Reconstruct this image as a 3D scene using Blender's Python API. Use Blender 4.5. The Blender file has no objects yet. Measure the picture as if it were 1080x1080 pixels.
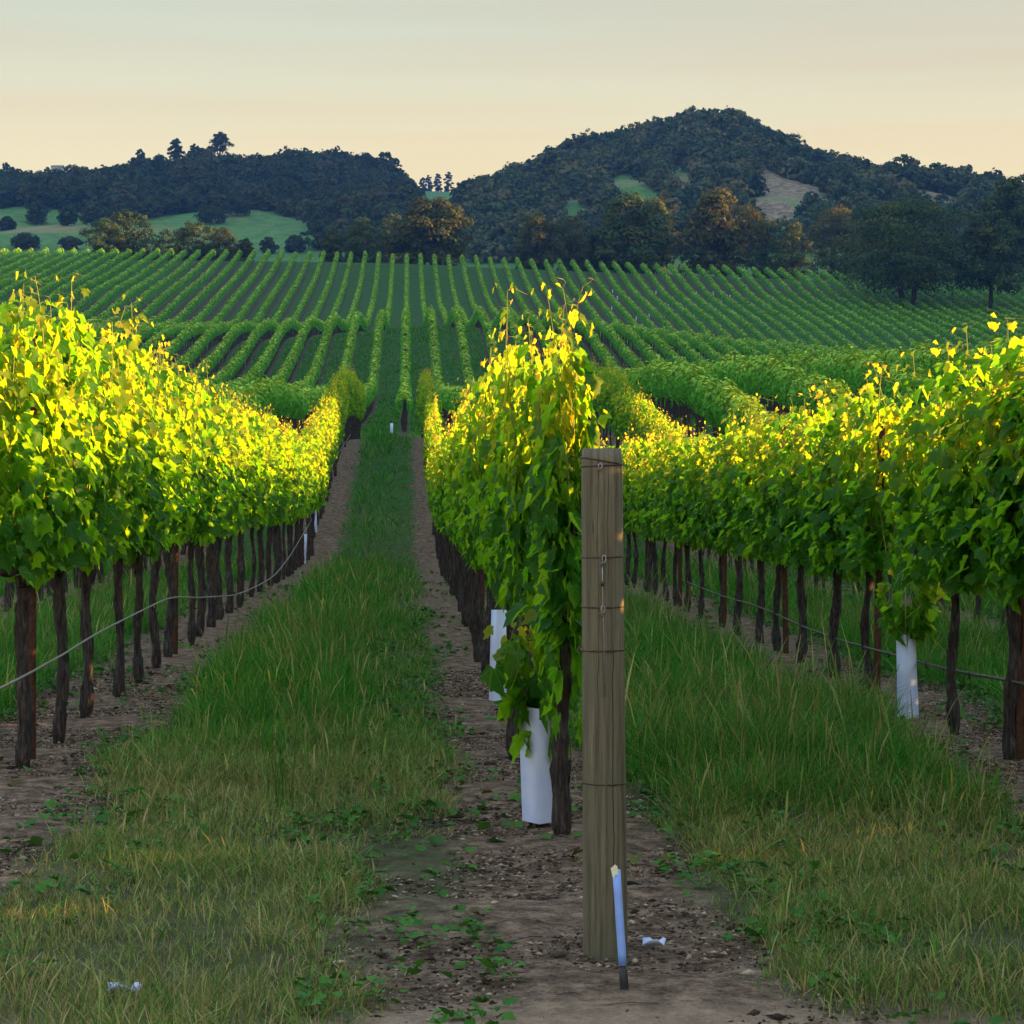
import bpy, math, random
import numpy as np
from mathutils import Vector

R = math.radians
C = bpy.context.scene.collection
scene = bpy.context.scene
rng = np.random.default_rng(11)
random.seed(5)

F = 2250.0          # focal length in photo pixels
VX, VY = 430.0, 510.0
EYE = 1.54
SP = 2.74           # row spacing
CX = 0.64           # centre row
LX, RX, RX2 = CX - SP, CX + SP, CX + 2 * SP
SUN_AZ, SUN_EL = 86.0, 11.4

def px_x(px, Y): return (px - VX) * Y / F
def px_z(py, Y): return EYE + (VY - py) * Y / F

# ------------------------------------------------------------------ terrain
def pchip(xk, yk, x):
    xk = np.asarray(xk, float); yk = np.asarray(yk, float)
    h = np.diff(xk); d = np.diff(yk) / h
    m = np.zeros_like(yk)
    for i in range(1, len(xk) - 1):
        if d[i-1] * d[i] > 0:
            w1 = 2*h[i] + h[i-1]; w2 = h[i] + 2*h[i-1]
            m[i] = (w1 + w2) / (w1/d[i-1] + w2/d[i])
    m[0] = d[0]; m[-1] = d[-1]
    x = np.clip(np.asarray(x, float), xk[0], xk[-1])
    i = np.clip(np.searchsorted(xk, x) - 1, 0, len(xk) - 2)
    t = (x - xk[i]) / h[i]
    return ((2*t**3 - 3*t**2 + 1)*yk[i] + (t**3 - 2*t**2 + t)*h[i]*m[i]
            + (-2*t**3 + 3*t**2)*yk[i+1] + (t**3 - t**2)*h[i]*m[i+1])

YK = [-60, 0, 30, 38, 44, 48, 55, 62, 70, 80, 92, 105, 120, 135, 150, 180, 210, 235, 252, 268, 290, 330, 360, 390, 415, 424, 440, 470, 520]
PR = {
 -150: [0,0,0,-.1,-.05,.3,.9,1.7,2.4,3.0,3.2,3.8,4.6,5.4,6.2,9.0,12.5,15.6,17.8,20,23.5,30,34.5,40,44.5,46,46,43,40],
 -60:  [0,0,0,-.1,-.05,.3,.9,1.7,2.4,3.0,3.2,3.8,4.6,5.4,6.2,9.0,12.5,15.6,17.8,20,23.5,30,34.5,40,44.5,46,46,43,40],
 -25:  [0,0,0,-.12,-.1,.3,.9,1.7,2.4,3.0,3.2,3.8,4.6,5.4,6.2,8.4,12.6,16.8,18.7,19.6,21.4,27.6,33,38.6,44,45.7,45.8,42,40],
 0:    [0,0,0,-.12,-.1,.3,1.0,1.9,2.6,3.0,3.1,3.7,4.5,5.3,6.1,8.2,13.0,17.8,19.5,20.0,21.2,26.4,31.2,37.2,43.4,45.3,45.5,42,40],
 25:   [0,0,0,0.0,.3,.9,2.0,3.3,4.4,4.9,4.9,4.9,4.9,5.5,6.1,8.0,12.2,16.7,18.5,18.5,19.2,25.4,30.8,36.6,42.3,44,44.2,41,40],
 60:   [0,0,0,0.0,.2,.6,1.4,2.4,3.2,3.8,4.1,4.4,4.7,5.1,5.5,7.0,10.0,13.4,15.2,15.5,16.8,22.6,28.2,34.4,41,42.8,43.2,41,40],
 130:  [0,0,0,0.0,.2,.6,1.4,2.4,3.2,3.8,4.1,4.3,4.4,4.6,4.8,5.6,7.0,9,10.2,11.6,13.8,19.5,25,31,37.6,39.6,40,39,39],
 400:  [0,0,0,0.0,.2,.6,1.4,2.4,3.2,3.8,4.1,4.3,4.4,4.6,4.8,5.6,7.0,9,10.2,11.6,13.8,19.5,25,31,37.6,39.6,40,39,39],
}
_TY = np.arange(-60, 521, 1.0)
_TX = np.arange(-160, 401, 4.0)
_prof = np.array([pchip(YK, PR[k], _TY) for k in PR])
_xs = np.array(list(PR), float)
_tab = np.array([np.interp(_TX, _xs, _prof[:, j]) for j in range(len(_TY))])
_k = np.exp(-.5 * (np.arange(-5, 6) * 4 / 9.0) ** 2); _k /= _k.sum()
_pad = np.pad(_tab, ((0, 0), (5, 5)), mode='edge')
_tab = np.array([np.convolve(r, _k, mode='valid') for r in _pad])

def bilin(x, y):
    fx = np.clip((x - _TX[0]) / 4.0, 0, len(_TX) - 1.001); fy = np.clip((y - _TY[0]), 0, len(_TY) - 1.001)
    ix = fx.astype(int); iy = fy.astype(int); tx = fx - ix; ty = fy - iy
    return (_tab[iy, ix]*(1-tx)*(1-ty) + _tab[iy, ix+1]*tx*(1-ty) + _tab[iy+1, ix]*(1-tx)*ty + _tab[iy+1, ix+1]*tx*ty)

def sstep(a, b, x):
    t = np.clip((x - a) / (b - a), 0, 1); return t*t*(3 - 2*t)

BY = [520, 570, 620, 700, 760, 820, 1000, 1300, 1500, 3500]
BZ = [40, 52, 67, 86, 97, 104, 118, 165, 204, 204]
SKY_L = [(-400,176),(-100,170),(0,168),(40,166),(75,172),(130,166),(150,160),(185,153),(205,154),(232,146),(255,150),(300,148),(340,148),(390,150),(415,160),(432,178),(444,215),(480,260)]
SKY_R = [(380,290),(430,252),(462,214),(480,192),(520,171),(560,151),(580,141),(605,129),(640,124),(690,112),(715,102),(735,106),(762,123),(800,143),(850,162),(900,174),(960,197),(1000,213),(1040,232),(1120,262),(1300,290)]
YL, YR = 1000.0, 950.0
_lx = [px_x(p, YL) for p, _ in SKY_L]; _lz = [px_z(q, YL) - 14.5 for _, q in SKY_L]
_rx = [px_x(p, YR) for p, _ in SKY_R]; _rz = [px_z(q, YR) - 19.5 for _, q in SKY_R]

def H(x, y):
    x = np.asarray(x, float); y = np.asarray(y, float)
    x, y = np.broadcast_arrays(x, y)
    wv = sstep(165, 215, y) * (1 - sstep(300, 350, y))
    near = bilin(x, y + wv * (7*np.sin(x*.055 + 1.2) + 4*np.sin(x*.13 + .5) - np.abs(x - 2) * .12))
    base = pchip(BY, BZ, y)
    z = np.where(y < 500, near, near * (1 - sstep(500, 545, y)) + base * sstep(500, 545, y))
    pl = sstep(720, YL, y) * (1 - sstep(YL + 40, 1400, y))
    zl = (np.interp(x, _lx, _lz) - 118) * pl
    pr = sstep(540, YR, y) * (1 - sstep(YR + 40, 1350, y))
    zr = (np.interp(x, _rx, _rz) - 112) * pr
    hill = np.maximum(np.maximum(zl, zr), 0)
    n = (np.sin(x*.031 + 1.3) * np.sin(y*.027 + .4) * 3 + np.sin(x*.075 - y*.05) * 1.6 + np.sin(x*.12 + y*.11 + 2) * .9)
    z = z + hill + n * sstep(560, 720, y) * (.8 - .6*sstep(800, 900, y))
    # unseen hill added to the east, shaped to shade the far slopes and rows
    xc = 300 + np.clip(y - 430, 0, 900) * .58
    hs = np.interp(y, [60, 84, 230, 440, 464, 500, 720, 900, 1100, 1300], [0, 78, 120, 90, 46, 46, 145, 215, 212, 190])
    w = np.where(x < xc, 58 + np.clip(y - 430, 0, 900) * .07, 150)
    z = z + hs * np.exp(-.5 * ((x - xc) / w) ** 2)
    return z

def Hs(x, y): return float(H(x, y))
def where_on_slope(px, py, y0=600, y1=945):
    for Y in range(y0, y1, 3):
        if VY - (Hs(px_x(px, Y), Y) - EYE) * F / Y <= py: return Y
    return y1
GAPS = []        # clearings in the wood of the right-hand hill: the first five are bare and golden
for px, py, wp, rl in ((828, 198, 32, 38), (810, 222, 26, 18), (852, 178, 17, 24), (985, 211, 28, 14), (935, 222, 20, 8), (662, 194, 26, 40), (715, 190, 18, 14), (600, 215, 16, 24), (560, 190, 12, 22)):
    Yg = where_on_slope(px, py, 560); GAPS.append((px_x(px, Yg), Yg, wp * Yg / F, rl))

# ------------------------------------------------------------------ mesh helpers
def mesh_np(name, V, faces, mats, attrs=None, fmat=None, smooth=True):
    """V (n,3); faces: list of (k,m) index arrays, m = corners per face"""
    me = bpy.data.meshes.new(name)
    V = np.ascontiguousarray(V, np.float32)
    me.vertices.add(len(V)); me.vertices.foreach_set('co', V.ravel())
    faces = [np.asarray(f, np.int32) for f in faces if len(f)]
    tot = np.concatenate([np.full(len(f), f.shape[1], np.int32) for f in faces])
    idx = np.concatenate([f.ravel() for f in faces]).astype(np.int32)
    me.loops.add(len(idx)); me.loops.foreach_set('vertex_index', idx)
    st = np.zeros(len(tot), np.int32); st[1:] = np.cumsum(tot)[:-1]
    me.polygons.add(len(tot)); me.polygons.foreach_set('loop_start', st)
    try: me.polygons.foreach_set('loop_total', tot)
    except Exception: pass
    if smooth: me.polygons.foreach_set('use_smooth', np.ones(len(tot), bool))
    if fmat is not None: me.polygons.foreach_set('material_index', np.asarray(fmat, np.int32))
    me.update(calc_edges=True)
    for k, a in (attrs or {}).items():
        at = me.attributes.new(k, 'FLOAT', 'POINT'); at.data.foreach_set('value', np.ascontiguousarray(a, np.float32))
    for m in (mats if isinstance(mats, (list, tuple)) else [mats]): me.materials.append(m)
    me.validate()
    return me

class MB:
    """collects pieces of one mesh"""
    def __init__(s): s.V = []; s.T = []; s.Q = []; s.n = 0; s.A = {}
    def add(s, V, T=None, Q=None, **at):
        V = np.asarray(V, float).reshape(-1, 3)
        if T is not None and len(T): s.T.append(np.asarray(T).reshape(-1, 3) + s.n)
        if Q is not None and len(Q): s.Q.append(np.asarray(Q).reshape(-1, 4) + s.n)
        for k, a in at.items():
            s.A.setdefault(k, []).append(np.broadcast_to(np.asarray(a, float), (len(V),)))
        s.V.append(V); s.n += len(V)
    def mesh(s, name, mat, smooth=True):
        f = []
        if s.T: f.append(np.concatenate(s.T))
        if s.Q: f.append(np.concatenate(s.Q))
        at = {k: np.concatenate(a) for k, a in s.A.items()}
        at = {k: a for k, a in at.items() if len(a) == s.n}
        return mesh_np(name, np.concatenate(s.V), f, mat, at, smooth=smooth)

def tube(pts, rad, sides=6, cap=True, rough=None, rg=None):
    pts = np.asarray(pts, float); n = len(pts); rad = np.broadcast_to(np.asarray(rad, float), (n,))
    t = np.gradient(pts, axis=0); t /= np.linalg.norm(t, axis=1)[:, None] + 1e-9
    ref = np.array([1., 0, 0]) if abs(t[:, 0]).mean() < .8 else np.array([0, 0, 1.])
    u = np.cross(t, ref); u /= np.linalg.norm(u, axis=1)[:, None] + 1e-9
    v = np.cross(t, u)
    a = np.arange(sides) * 2 * math.pi / sides
    rr = rad[:, None] * np.ones((1, sides))
    if rough is not None: rr = rr * rough
    V = pts[:, None, :] + rr[..., None] * (np.cos(a)[None, :, None] * u[:, None, :] + np.sin(a)[None, :, None] * v[:, None, :])
    V = V.reshape(-1, 3)
    i = np.arange(n - 1)[:, None] * sides; j = np.arange(sides)[None, :]; k = (j + 1) % sides
    Q = np.stack([i + j, i + k, i + sides + k, i + sides + j], -1).reshape(-1, 4)
    T = []
    if cap:
        V = np.vstack([V, pts[0], pts[-1]]); b = n * sides
        T = [(b, (q + 1) % sides, q) for q in range(sides)] + [(b + 1, (n-1)*sides + q, (n-1)*sides + (q + 1) % sides) for q in range(sides)]
    return V, np.array(T).reshape(-1, 3), Q

def obj(name, me, parent=None, loc=None):
    o = bpy.data.objects.new(name, me); C.objects.link(o)
    if parent is not None: o.parent = parent
    if loc is not None: o.location = loc
    return o
def tag(o, label=None, cat=None, group=None, kind=None):
    if label: o['label'] = label
    if cat: o['category'] = cat
    if group: o['group'] = group
    if kind: o['kind'] = kind
    return o
def thing(name, loc, label, cat, group=None, rz=0):
    o = bpy.data.objects.new(name, None); C.objects.link(o); o.empty_display_size = .2
    o.location = loc; o.rotation_euler = (0, 0, rz)
    return tag(o, label, cat, group)

# ------------------------------------------------------------------ materials
class NT:
    def __init__(s, name):
        s.m = bpy.data.materials.new(name); s.m.use_nodes = True
        s.t = s.m.node_tree; s.t.nodes.clear()
        s.out = s.n('ShaderNodeOutputMaterial')
    def n(s, ty, **kw):
        x = s.t.nodes.new(ty)
        for k, v in kw.items(): setattr(x, k, v)
        return x
    def l(s, a, b): s.t.links.new(a, b)
    def put(s, sock, v):
        if isinstance(v, bpy.types.NodeSocket): s.l(v, sock)
        elif v is not None: sock.default_value = v
    def math(s, op, a, b=None, c=None, clamp=False):
        x = s.n('ShaderNodeMath', operation=op, use_clamp=clamp)
        s.put(x.inputs[0], a); s.put(x.inputs[1], b)
        if c is not None: s.put(x.inputs[2], c)
        return x.outputs[0]
    def mix(s, f, a, b):
        x = s.n('ShaderNodeMix', data_type='RGBA')
        s.put(x.inputs[0], f); s.put(x.inputs[6], a if not isinstance(a, tuple) else (*a, 1)); s.put(x.inputs[7], b if not isinstance(b, tuple) else (*b, 1))
        return x.outputs[2]
    def noise(s, vec, scale, detail=3, rough=.55):
        x = s.n('ShaderNodeTexNoise'); s.put(x.inputs['Vector'], vec)
        x.inputs['Scale'].default_value = scale; x.inputs['Detail'].default_value = detail; x.inputs['Roughness'].default_value = rough
        return x.outputs[0]
    def ramp(s, f, stops):
        x = s.n('ShaderNodeValToRGB'); s.put(x.inputs[0], f)
        e = x.color_ramp.elements
        while len(e) < len(stops): e.new(.5)
        for i, (p, c) in enumerate(stops):
            e[i].position = p; e[i].color = (*c, 1) if len(c) == 3 else c
        return x.outputs[0]
    def step(s, v, a, b, lo=0., hi=1.):
        x = s.n('ShaderNodeMapRange', interpolation_type='SMOOTHSTEP'); s.put(x.inputs[0], v)
        s.put(x.inputs[1], a); s.put(x.inputs[2], b); x.inputs[3].default_value = lo; x.inputs[4].default_value = hi
        return x.outputs[0]
    def attr(s, name): return s.n('ShaderNodeAttribute', attribute_name=name).outputs['Fac']
    def pos(s): return s.n('ShaderNodeNewGeometry').outputs['Position']
    def rnd(s): return s.n('ShaderNodeNewGeometry').outputs['Random Per Island']
    def bsdf(s, col, rough=.7, spec=.3, bump=None, bstr=.5, bdist=.02, metal=0.):
        p = s.n('ShaderNodeBsdfPrincipled'); s.put(p.inputs['Base Color'], col if not isinstance(col, tuple) else (*col, 1))
        s.put(p.inputs['Roughness'], rough); s.put(p.inputs['Specular IOR Level'], spec); p.inputs['Metallic'].default_value = metal
        if bump is not None:
            b = s.n('ShaderNodeBump'); b.inputs['Strength'].default_value = bstr; b.inputs['Distance'].default_value = bdist
            s.l(bump, b.inputs['Height']); s.l(b.outputs[0], p.inputs['Normal'])
        return p.outputs[0]
    def done(s, sh): s.l(sh, s.out.inputs['Surface']); return s.m

def leaf_mat(name, dark, lit, tipc, trans, tfac, rough=.42, spec=.35, objvar=.25, tone=0., vein=False):
    s = NT(name)
    r = s.rnd(); oi = s.n('ShaderNodeObjectInfo').outputs['Random']
    if tone: r = s.math('ADD', s.math('MULTIPLY', r, 1 - tone), s.math('MULTIPLY', s.attr('tone'), tone))
    f = s.math('ADD', s.math('MULTIPLY', r, 1 - objvar), s.math('MULTIPLY', oi, objvar))
    col = s.mix(f, dark, lit)
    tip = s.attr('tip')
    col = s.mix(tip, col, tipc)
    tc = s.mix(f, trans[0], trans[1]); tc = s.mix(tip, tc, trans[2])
    if vein:      # midrib and side veins fan out from the stalk; the blade is a little mottled
        lu, lv = s.attr('lu'), s.attr('lv')
        ang = s.math('ABSOLUTE', s.math('ARCTAN2', lv, s.math('ADD', lu, .06)))
        rad = s.math('SQRT', s.math('ADD', s.math('MULTIPLY', lu, lu), s.math('MULTIPLY', lv, lv)))
        dmin = ang
        for k_ in (.62, 1.22): dmin = s.math('MINIMUM', dmin, s.math('ABSOLUTE', s.math('SUBTRACT', ang, k_)))
        vn = s.step(s.math('MULTIPLY', dmin, rad), .008, .028, .34, 0.)
        mot = s.math('MULTIPLY', s.step(s.noise(s.pos(), 60, 2, .6), .45, .7), .35)
        col = s.mix(mot, col, s.mix(.5, dark, col)); col = s.mix(vn, col, (.22, .34, .07)); tc = s.mix(vn, tc, (.6, .62, .10))
    a = s.bsdf(col, rough, spec)
    t = s.n('ShaderNodeBsdfTranslucent'); s.l(tc, t.inputs[0])
    m = s.n('ShaderNodeMixShader'); m.inputs[0].default_value = tfac
    s.l(a, m.inputs[1]); s.l(t.outputs[0], m.inputs[2])
    return s.done(m.outputs[0])

M = {}
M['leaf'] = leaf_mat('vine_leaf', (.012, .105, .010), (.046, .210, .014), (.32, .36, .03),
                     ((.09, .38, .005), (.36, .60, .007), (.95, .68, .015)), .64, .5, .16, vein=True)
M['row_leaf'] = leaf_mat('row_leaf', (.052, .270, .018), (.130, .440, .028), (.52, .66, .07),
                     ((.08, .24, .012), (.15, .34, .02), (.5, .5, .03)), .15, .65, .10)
M['tree_leaf'] = leaf_mat('oak_leaf', (.014, .042, .013), (.058, .112, .026), (.13, .14, .035),
                     ((.03, .06, .01), (.08, .10, .015), (.2, .16, .03)), .22, .65, .12, tone=.65)
M['brown_leaf'] = leaf_mat('rust_oak_leaf', (.018, .040, .012), (.068, .098, .022), (.15, .135, .03),
                     ((.06, .06, .01), (.14, .10, .02), (.2, .16, .03)), .25, .65, .12, tone=.65)
M['wood_leaf'] = leaf_mat('woodland_leaf', (.008, .026, .012), (.034, .064, .022), (.085, .080, .024),
                     ((.03, .05, .012), (.06, .08, .015), (.1, .1, .03)), .15, .75, .08, 0., tone=.85)

M['lit_hill_leaf'] = leaf_mat('lit_hill_oak_leaf', (.018, .044, .018), (.060, .102, .038), (.150, .145, .055),
                     ((.03, .05, .012), (.06, .08, .015), (.1, .1, .03)), .15, .75, .08, 0., tone=.85)  # woodland leaf made brighter and warmer, painting in sun on the right hill

def grass_mat():
    s = NT('grass_blade'); r = s.rnd(); d = s.attr('dry')
    g = s.ramp(r, [(0, (.010, .110, .008)), (.5, (.028, .240, .012)), (1, (.090, .34, .025))])
    y = s.ramp(r, [(0, (.13, .16, .04)), (.6, (.34, .28, .10)), (1, (.56, .44, .20))])
    col = s.mix(d, g, y)
    a = s.bsdf(col, .6, .10)
    t = s.n('ShaderNodeBsdfTranslucent'); s.l(col, t.inputs[0])
    m = s.n('ShaderNodeMixShader'); m.inputs[0].default_value = .3
    s.l(a, m.inputs[1]); s.l(t.outputs[0], m.inputs[2])
    return s.done(m.outputs[0])
M['grass'] = grass_mat()

def ground_mat():
    s = NT('ground_soil')
    P = s.pos(); sx = s.n('ShaderNodeSeparateXYZ'); s.l(P, sx.inputs[0]); x, y, z = sx.outputs
    n1 = s.noise(P, 1.1, 4); n2 = s.noise(P, 9, 4, .65); n3 = s.noise(P, 42, 3, .65)
    big = s.noise(P, .02, 3)
    # distance to the nearest vine row; the hillside block is planted on its own grid
    def rowdist(off):
        a = s.math('ADD', x, 274 * 10 - off + SP / 2)
        a = s.math('MODULO', a, SP)
        return s.math('ABSOLUTE', s.math('SUBTRACT', a, SP / 2))
    dn = rowdist((CX + 274 * 10) % SP - 0 if False else CX); df = rowdist(-.2)
    far = s.step(y, 97, 98)
    d = s.n('ShaderNodeMix', data_type='FLOAT'); s.put(d.inputs[0], far); s.put(d.inputs[2], dn); s.put(d.inputs[3], df)
    wob = s.math('MULTIPLY', s.math('SUBTRACT', n1, .5), .7)
    dd = s.math('ADD', d.outputs[0], wob)
    dd = s.math('ADD', dd, s.math('MULTIPLY', far, .24))
    dd = s.math('SUBTRACT', dd, s.math('MULTIPLY', s.step(s.math('ABSOLUTE', s.math('SUBTRACT', x, CX)), 1.2, 1.5), .13))
    dirt = s.step(dd, .36, .62, 1., 0.)
    # bare headland in front of the end post
    bx = s.math('ABSOLUTE', s.math('SUBTRACT', x, .5))
    bare = s.math('MULTIPLY', s.step(s.math('ADD', bx, wob), .55, .85, 1., 0.), s.step(y, 9.0, 6.5))
    trk = s.step(s.math('ADD', y, wob), 6.5, 5.9, 0., 1.)
    dirt = s.math('MAXIMUM', dirt, s.math('MAXIMUM', bare, trk))
    dcol = s.ramp(s.math('ADD', s.math('MULTIPLY', n2, .55), s.math('MULTIPLY', n3, .45)), [(.38, (.040, .025, .016)), (.5, (.148, .092, .060)), (.64, (.36, .235, .155))])
    dcol = s.mix(s.math('MULTIPLY', s.step(n3, .52, .72), .6), dcol, (.045, .032, .026))
    chips = s.step(s.noise(P, 70, 2, .5), .64, .72)
    dcol = s.mix(s.math('MULTIPLY', chips, .5), dcol, (.27, .21, .16))
    dcol = s.mix(s.math('MULTIPLY', trk, .55), dcol, (.44, .30, .20))
    gcol = s.ramp(n2, [(.3, (.055, .050, .030)), (.55, (.075, .080, .034)), (.8, (.14, .12, .065))])
    lush = s.ramp(n1, [(.3, (.014, .070, .012)), (.6, (.032, .115, .018)), (.8, (.06, .135, .024))])
    fine = s.noise(P, .9, 5, .75)
    lush = s.mix(s.step(fine, .35, .65), lush, s.mix(s.step(n2, .3, .7), (.022, .055, .010), (.085, .150, .030)))
    gcol = s.mix(s.step(y, 30, 60), gcol, lush)
    dcol = s.mix(s.math('MULTIPLY', far, .7), dcol, (.030, .030, .016))
    near = s.mix(dirt, gcol, dcol)
    # meadow and hill ground
    hn = s.noise(P, .012, 4, .6); hn2 = s.noise(P, .11, 4, .6)
    mead = s.mix(s.step(s.noise(P, .3, 4, .7), .3, .7), (.045, .125, .026), (.10, .205, .048))
    mead = s.mix(s.math('MULTIPLY', s.step(hn2, .5, .7), .5), mead, (.05, .10, .04))
    mead = s.mix(s.math('MULTIPLY', s.step(hn, .54, .68), .7), mead, (.26, .20, .10))
    # bare golden slopes on the right-hand hill
    def blob(cx, cy, rx, ry):
        a = s.math('DIVIDE', s.math('SUBTRACT', x, cx), rx); b = s.math('DIVIDE', s.math('SUBTRACT', y, cy), ry)
        q = s.math('ADD', s.math('MULTIPLY', a, a), s.math('MULTIPLY', b, b))
        return s.step(s.math('ADD', q, s.math('MULTIPLY', s.math('SUBTRACT', hn2, .5), 1.4)), .75, 1.25, 1., 0.)
    gold = blob(*GAPS[0])
    for gp in GAPS[1:5]: gold = s.math('MAXIMUM', gold, blob(*gp))
    mead = s.mix(gold, mead, s.mix(s.step(s.noise(P, .45, 4, .7), .35, .65), (.10, .085, .05), (.30, .215, .13)))
    col = s.mix(s.step(y, 425, 440), near, mead)
    bmp = s.math('ADD', s.math('MULTIPLY', n2, .7), s.math('MULTIPLY', n3, .5))
    return s.done(s.bsdf(col, .95, .12, bmp, .9, .05))
M['ground'] = ground_mat()

def bark_mat(name, c0, c1, c2):
    s = NT(name)
    tc = s.n('ShaderNodeTexCoord').outputs['Object']
    mp = s.n('ShaderNodeMapping'); s.l(tc, mp.inputs[0]); mp.inputs['Scale'].default_value = (1, 1, .16)
    n = s.noise(mp.outputs[0], 55, 4, .65); n2 = s.noise(tc, 9, 3)
    col = s.ramp(n, [(.3, c0), (.55, c1), (.8, c2)])
    col = s.mix(s.math('MULTIPLY', n2, .4), col, c0)
    return s.done(s.bsdf(col, .9, .15, n, 1., .03))
M['bark'] = bark_mat('vine_bark', (.018, .014, .013), (.085, .068, .064), (.25, .21, .195))
M['tree_bark'] = bark_mat('oak_bark', (.02, .017, .014), (.05, .043, .036), (.1, .085, .07))

def wood_mat():
    s = NT('weathered_wood')
    tc = s.n('ShaderNodeTexCoord').outputs['Object']
    mp = s.n('ShaderNodeMapping'); s.l(tc, mp.inputs[0]); mp.inputs['Scale'].default_value = (1, 1, .035)
    n = s.noise(mp.outputs[0], 60, 5, .7); n2 = s.noise(tc, 4, 3); n3 = s.noise(mp.outputs[0], 190, 2, .6)
    col = s.ramp(n, [(.28, (.050, .044, .030)), (.5, (.145, .125, .085)), (.75, (.24, .205, .142))])
    col = s.mix(s.math('MULTIPLY', s.step(n2, .4, .7), .45), col, (.12, .125, .075))
    crack = s.step(n3, .66, .72)
    col = s.mix(s.math('MULTIPLY', crack, .7), col, (.03, .026, .02))
    sp = s.n('ShaderNodeSeparateXYZ'); s.l(tc, sp.inputs[0]); px_, py_, pz_ = sp.outputs
    wig = s.n('ShaderNodeTexNoise', noise_dimensions='1D'); s.put(wig.inputs['W'], pz_); wig.inputs['Scale'].default_value = 4
    for c0, wd, za, zb_ in ((.020, .0016, .10, 1.05), (-.028, .0010, .75, 1.66), (.004, .0009, 1.2, 1.66)):
        dx = s.math('ABSOLUTE', s.math('SUBTRACT', s.math('SUBTRACT', px_, c0), s.math('MULTIPLY', s.math('SUBTRACT', wig.outputs[0], .5), .02)))
        ln = s.math('MULTIPLY', s.step(dx, wd * .5, wd, 1., 0.), s.math('MULTIPLY', s.step(pz_, za, za + .1), s.step(pz_, zb_, zb_ - .1)))
        crack = s.math('MAXIMUM', crack, s.math('MULTIPLY', ln, s.math('LESS_THAN', py_, 0)))
        col = s.mix(ln, col, (.02, .016, .012))
    b = s.math('SUBTRACT', n, s.math('MULTIPLY', crack, .6))
    return s.done(s.bsdf(col, .85, .2, b, .6, .006))
M['wood'] = wood_mat()
def simple(name, c, rough=.6, spec=.4, metal=0., nscale=None, c2=None, bstr=.2):
    s = NT(name)
    if nscale:
        tc = s.n('ShaderNodeTexCoord').outputs['Object']; n = s.noise(tc, nscale, 4, .6)
        return s.done(s.bsdf(s.mix(s.step(n, .3, .7), c, c2), rough, spec, n, bstr, .003, metal))
    return s.done(s.bsdf(c, rough, spec, metal=metal))
M['rust'] = simple('rusty_steel', (.035, .015, .010), .8, .3, 0, 30, (.10, .036, .016))
M['wire'] = simple('old_wire', (.035, .028, .024), .5, .5, .6, 60, (.10, .07, .05))
M['steel'] = simple('grey_steel', (.25, .25, .26), .4, .5, .8, 60, (.4, .4, .42))
M['carton'] = simple('white_carton', (.58, .66, .97), .5, .25, 0, 7, (.68, .75, .98), .1)
M['hose_pale'] = simple('sun_bleached_hose', (.22, .19, .155), .6, .3, 0, 25, (.32, .28, .23))
M['hose_dark'] = simple('black_hose', (.03, .028, .026), .5, .4, 0, 25, (.07, .06, .055))
M['blue'] = simple('blue_sleeve', (.20, .36, .88), .4, .4, 0, 14, (.30, .46, .92), .05)
M['black'] = simple('dark_metal', (.02, .02, .025), .5, .4, .2, 40, (.05, .05, .055))
M['cream'] = simple('cream_paper', (.7, .66, .42), .7, .3, 0, 60, (.8, .78, .6))
M['cane'] = simple('green_cane', (.16, .22, .04), .5, .4, 0, 20, (.28, .26, .06))
M['dead'] = simple('dry_twig', (.10, .075, .055), .8, .2, 0, 50, (.2, .155, .12))
M['plaster'] = simple('white_plaster', (.75, .73, .70), .8, .3)
M['slate'] = simple('grey_roof', (.16, .15, .15), .8, .3)
M['glass'] = simple('dark_glass', (.03, .035, .04), .1, .6)
M['litter'] = leaf_mat('shed_leaf', (.025, .10, .014), (.085, .22, .030), (.17, .10, .035),
                       ((.05, .15, .02), (.1, .2, .03), (.1, .06, .02)), .2, .6, .12)

# ------------------------------------------------------------------ ground sheet
def build_ground():
    ys = np.concatenate([np.arange(-60, 2, 4.), np.arange(2, 14, .16), np.arange(14, 40, .5), np.arange(40, 130, 1.5), np.arange(130, 440, 3.), np.arange(440, 1100, 7.), np.arange(1100, 1600, 30.), [1680, 1760]])
    k = 4.2; u = np.linspace(-1, 1, 261)
    sx = np.sinh(k * u) / math.sinh(k)
    Wd = np.clip(1.05 * ys, 460, 1140)
    Xg = sx[None, :] * Wd[:, None]; Yg = np.repeat(ys[:, None], len(u), 1)
    Zg = H(Xg, Yg)
    fade = np.clip((40 - Yg) / 20, 0, 1) * np.clip(Yg / 3, 0, 1)
    Zg = Zg + fade * .012 * (np.sin(Xg*5.1 + Yg*1.7) + np.sin(Yg*4.3 - Xg*2.2 + 1) + np.sin(Xg*9.7 - Yg*7.9) * .6)
    V = np.stack([Xg, Yg, Zg], -1).reshape(-1, 3)
    n, m = Xg.shape
    i = np.arange(n - 1)[:, None] * m; j = np.arange(m - 1)[None, :]
    Q = np.stack([i + j, i + j + 1, i + m + j + 1, i + m + j], -1).reshape(-1, 4)
    o = obj('ground', mesh_np('ground', V, [Q], M['ground'])); tag(o, kind='structure')
build_ground()

# ------------------------------------------------------------------ leaves
_half = [(-.17, .15), (-.07, .40), (.17, .55), (.33, .37), (.62, .45), (.68, .22)]
_pts = [(.04, 0)] + _half + [(1.0, 0)] + [(a, -b) for a, b in _half[::-1]]
LT = np.array(_pts, float)
LT_n = len(LT)
LT_T = np.array([(0, i, i + 1) for i in range(1, LT_n - 1)])

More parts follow.
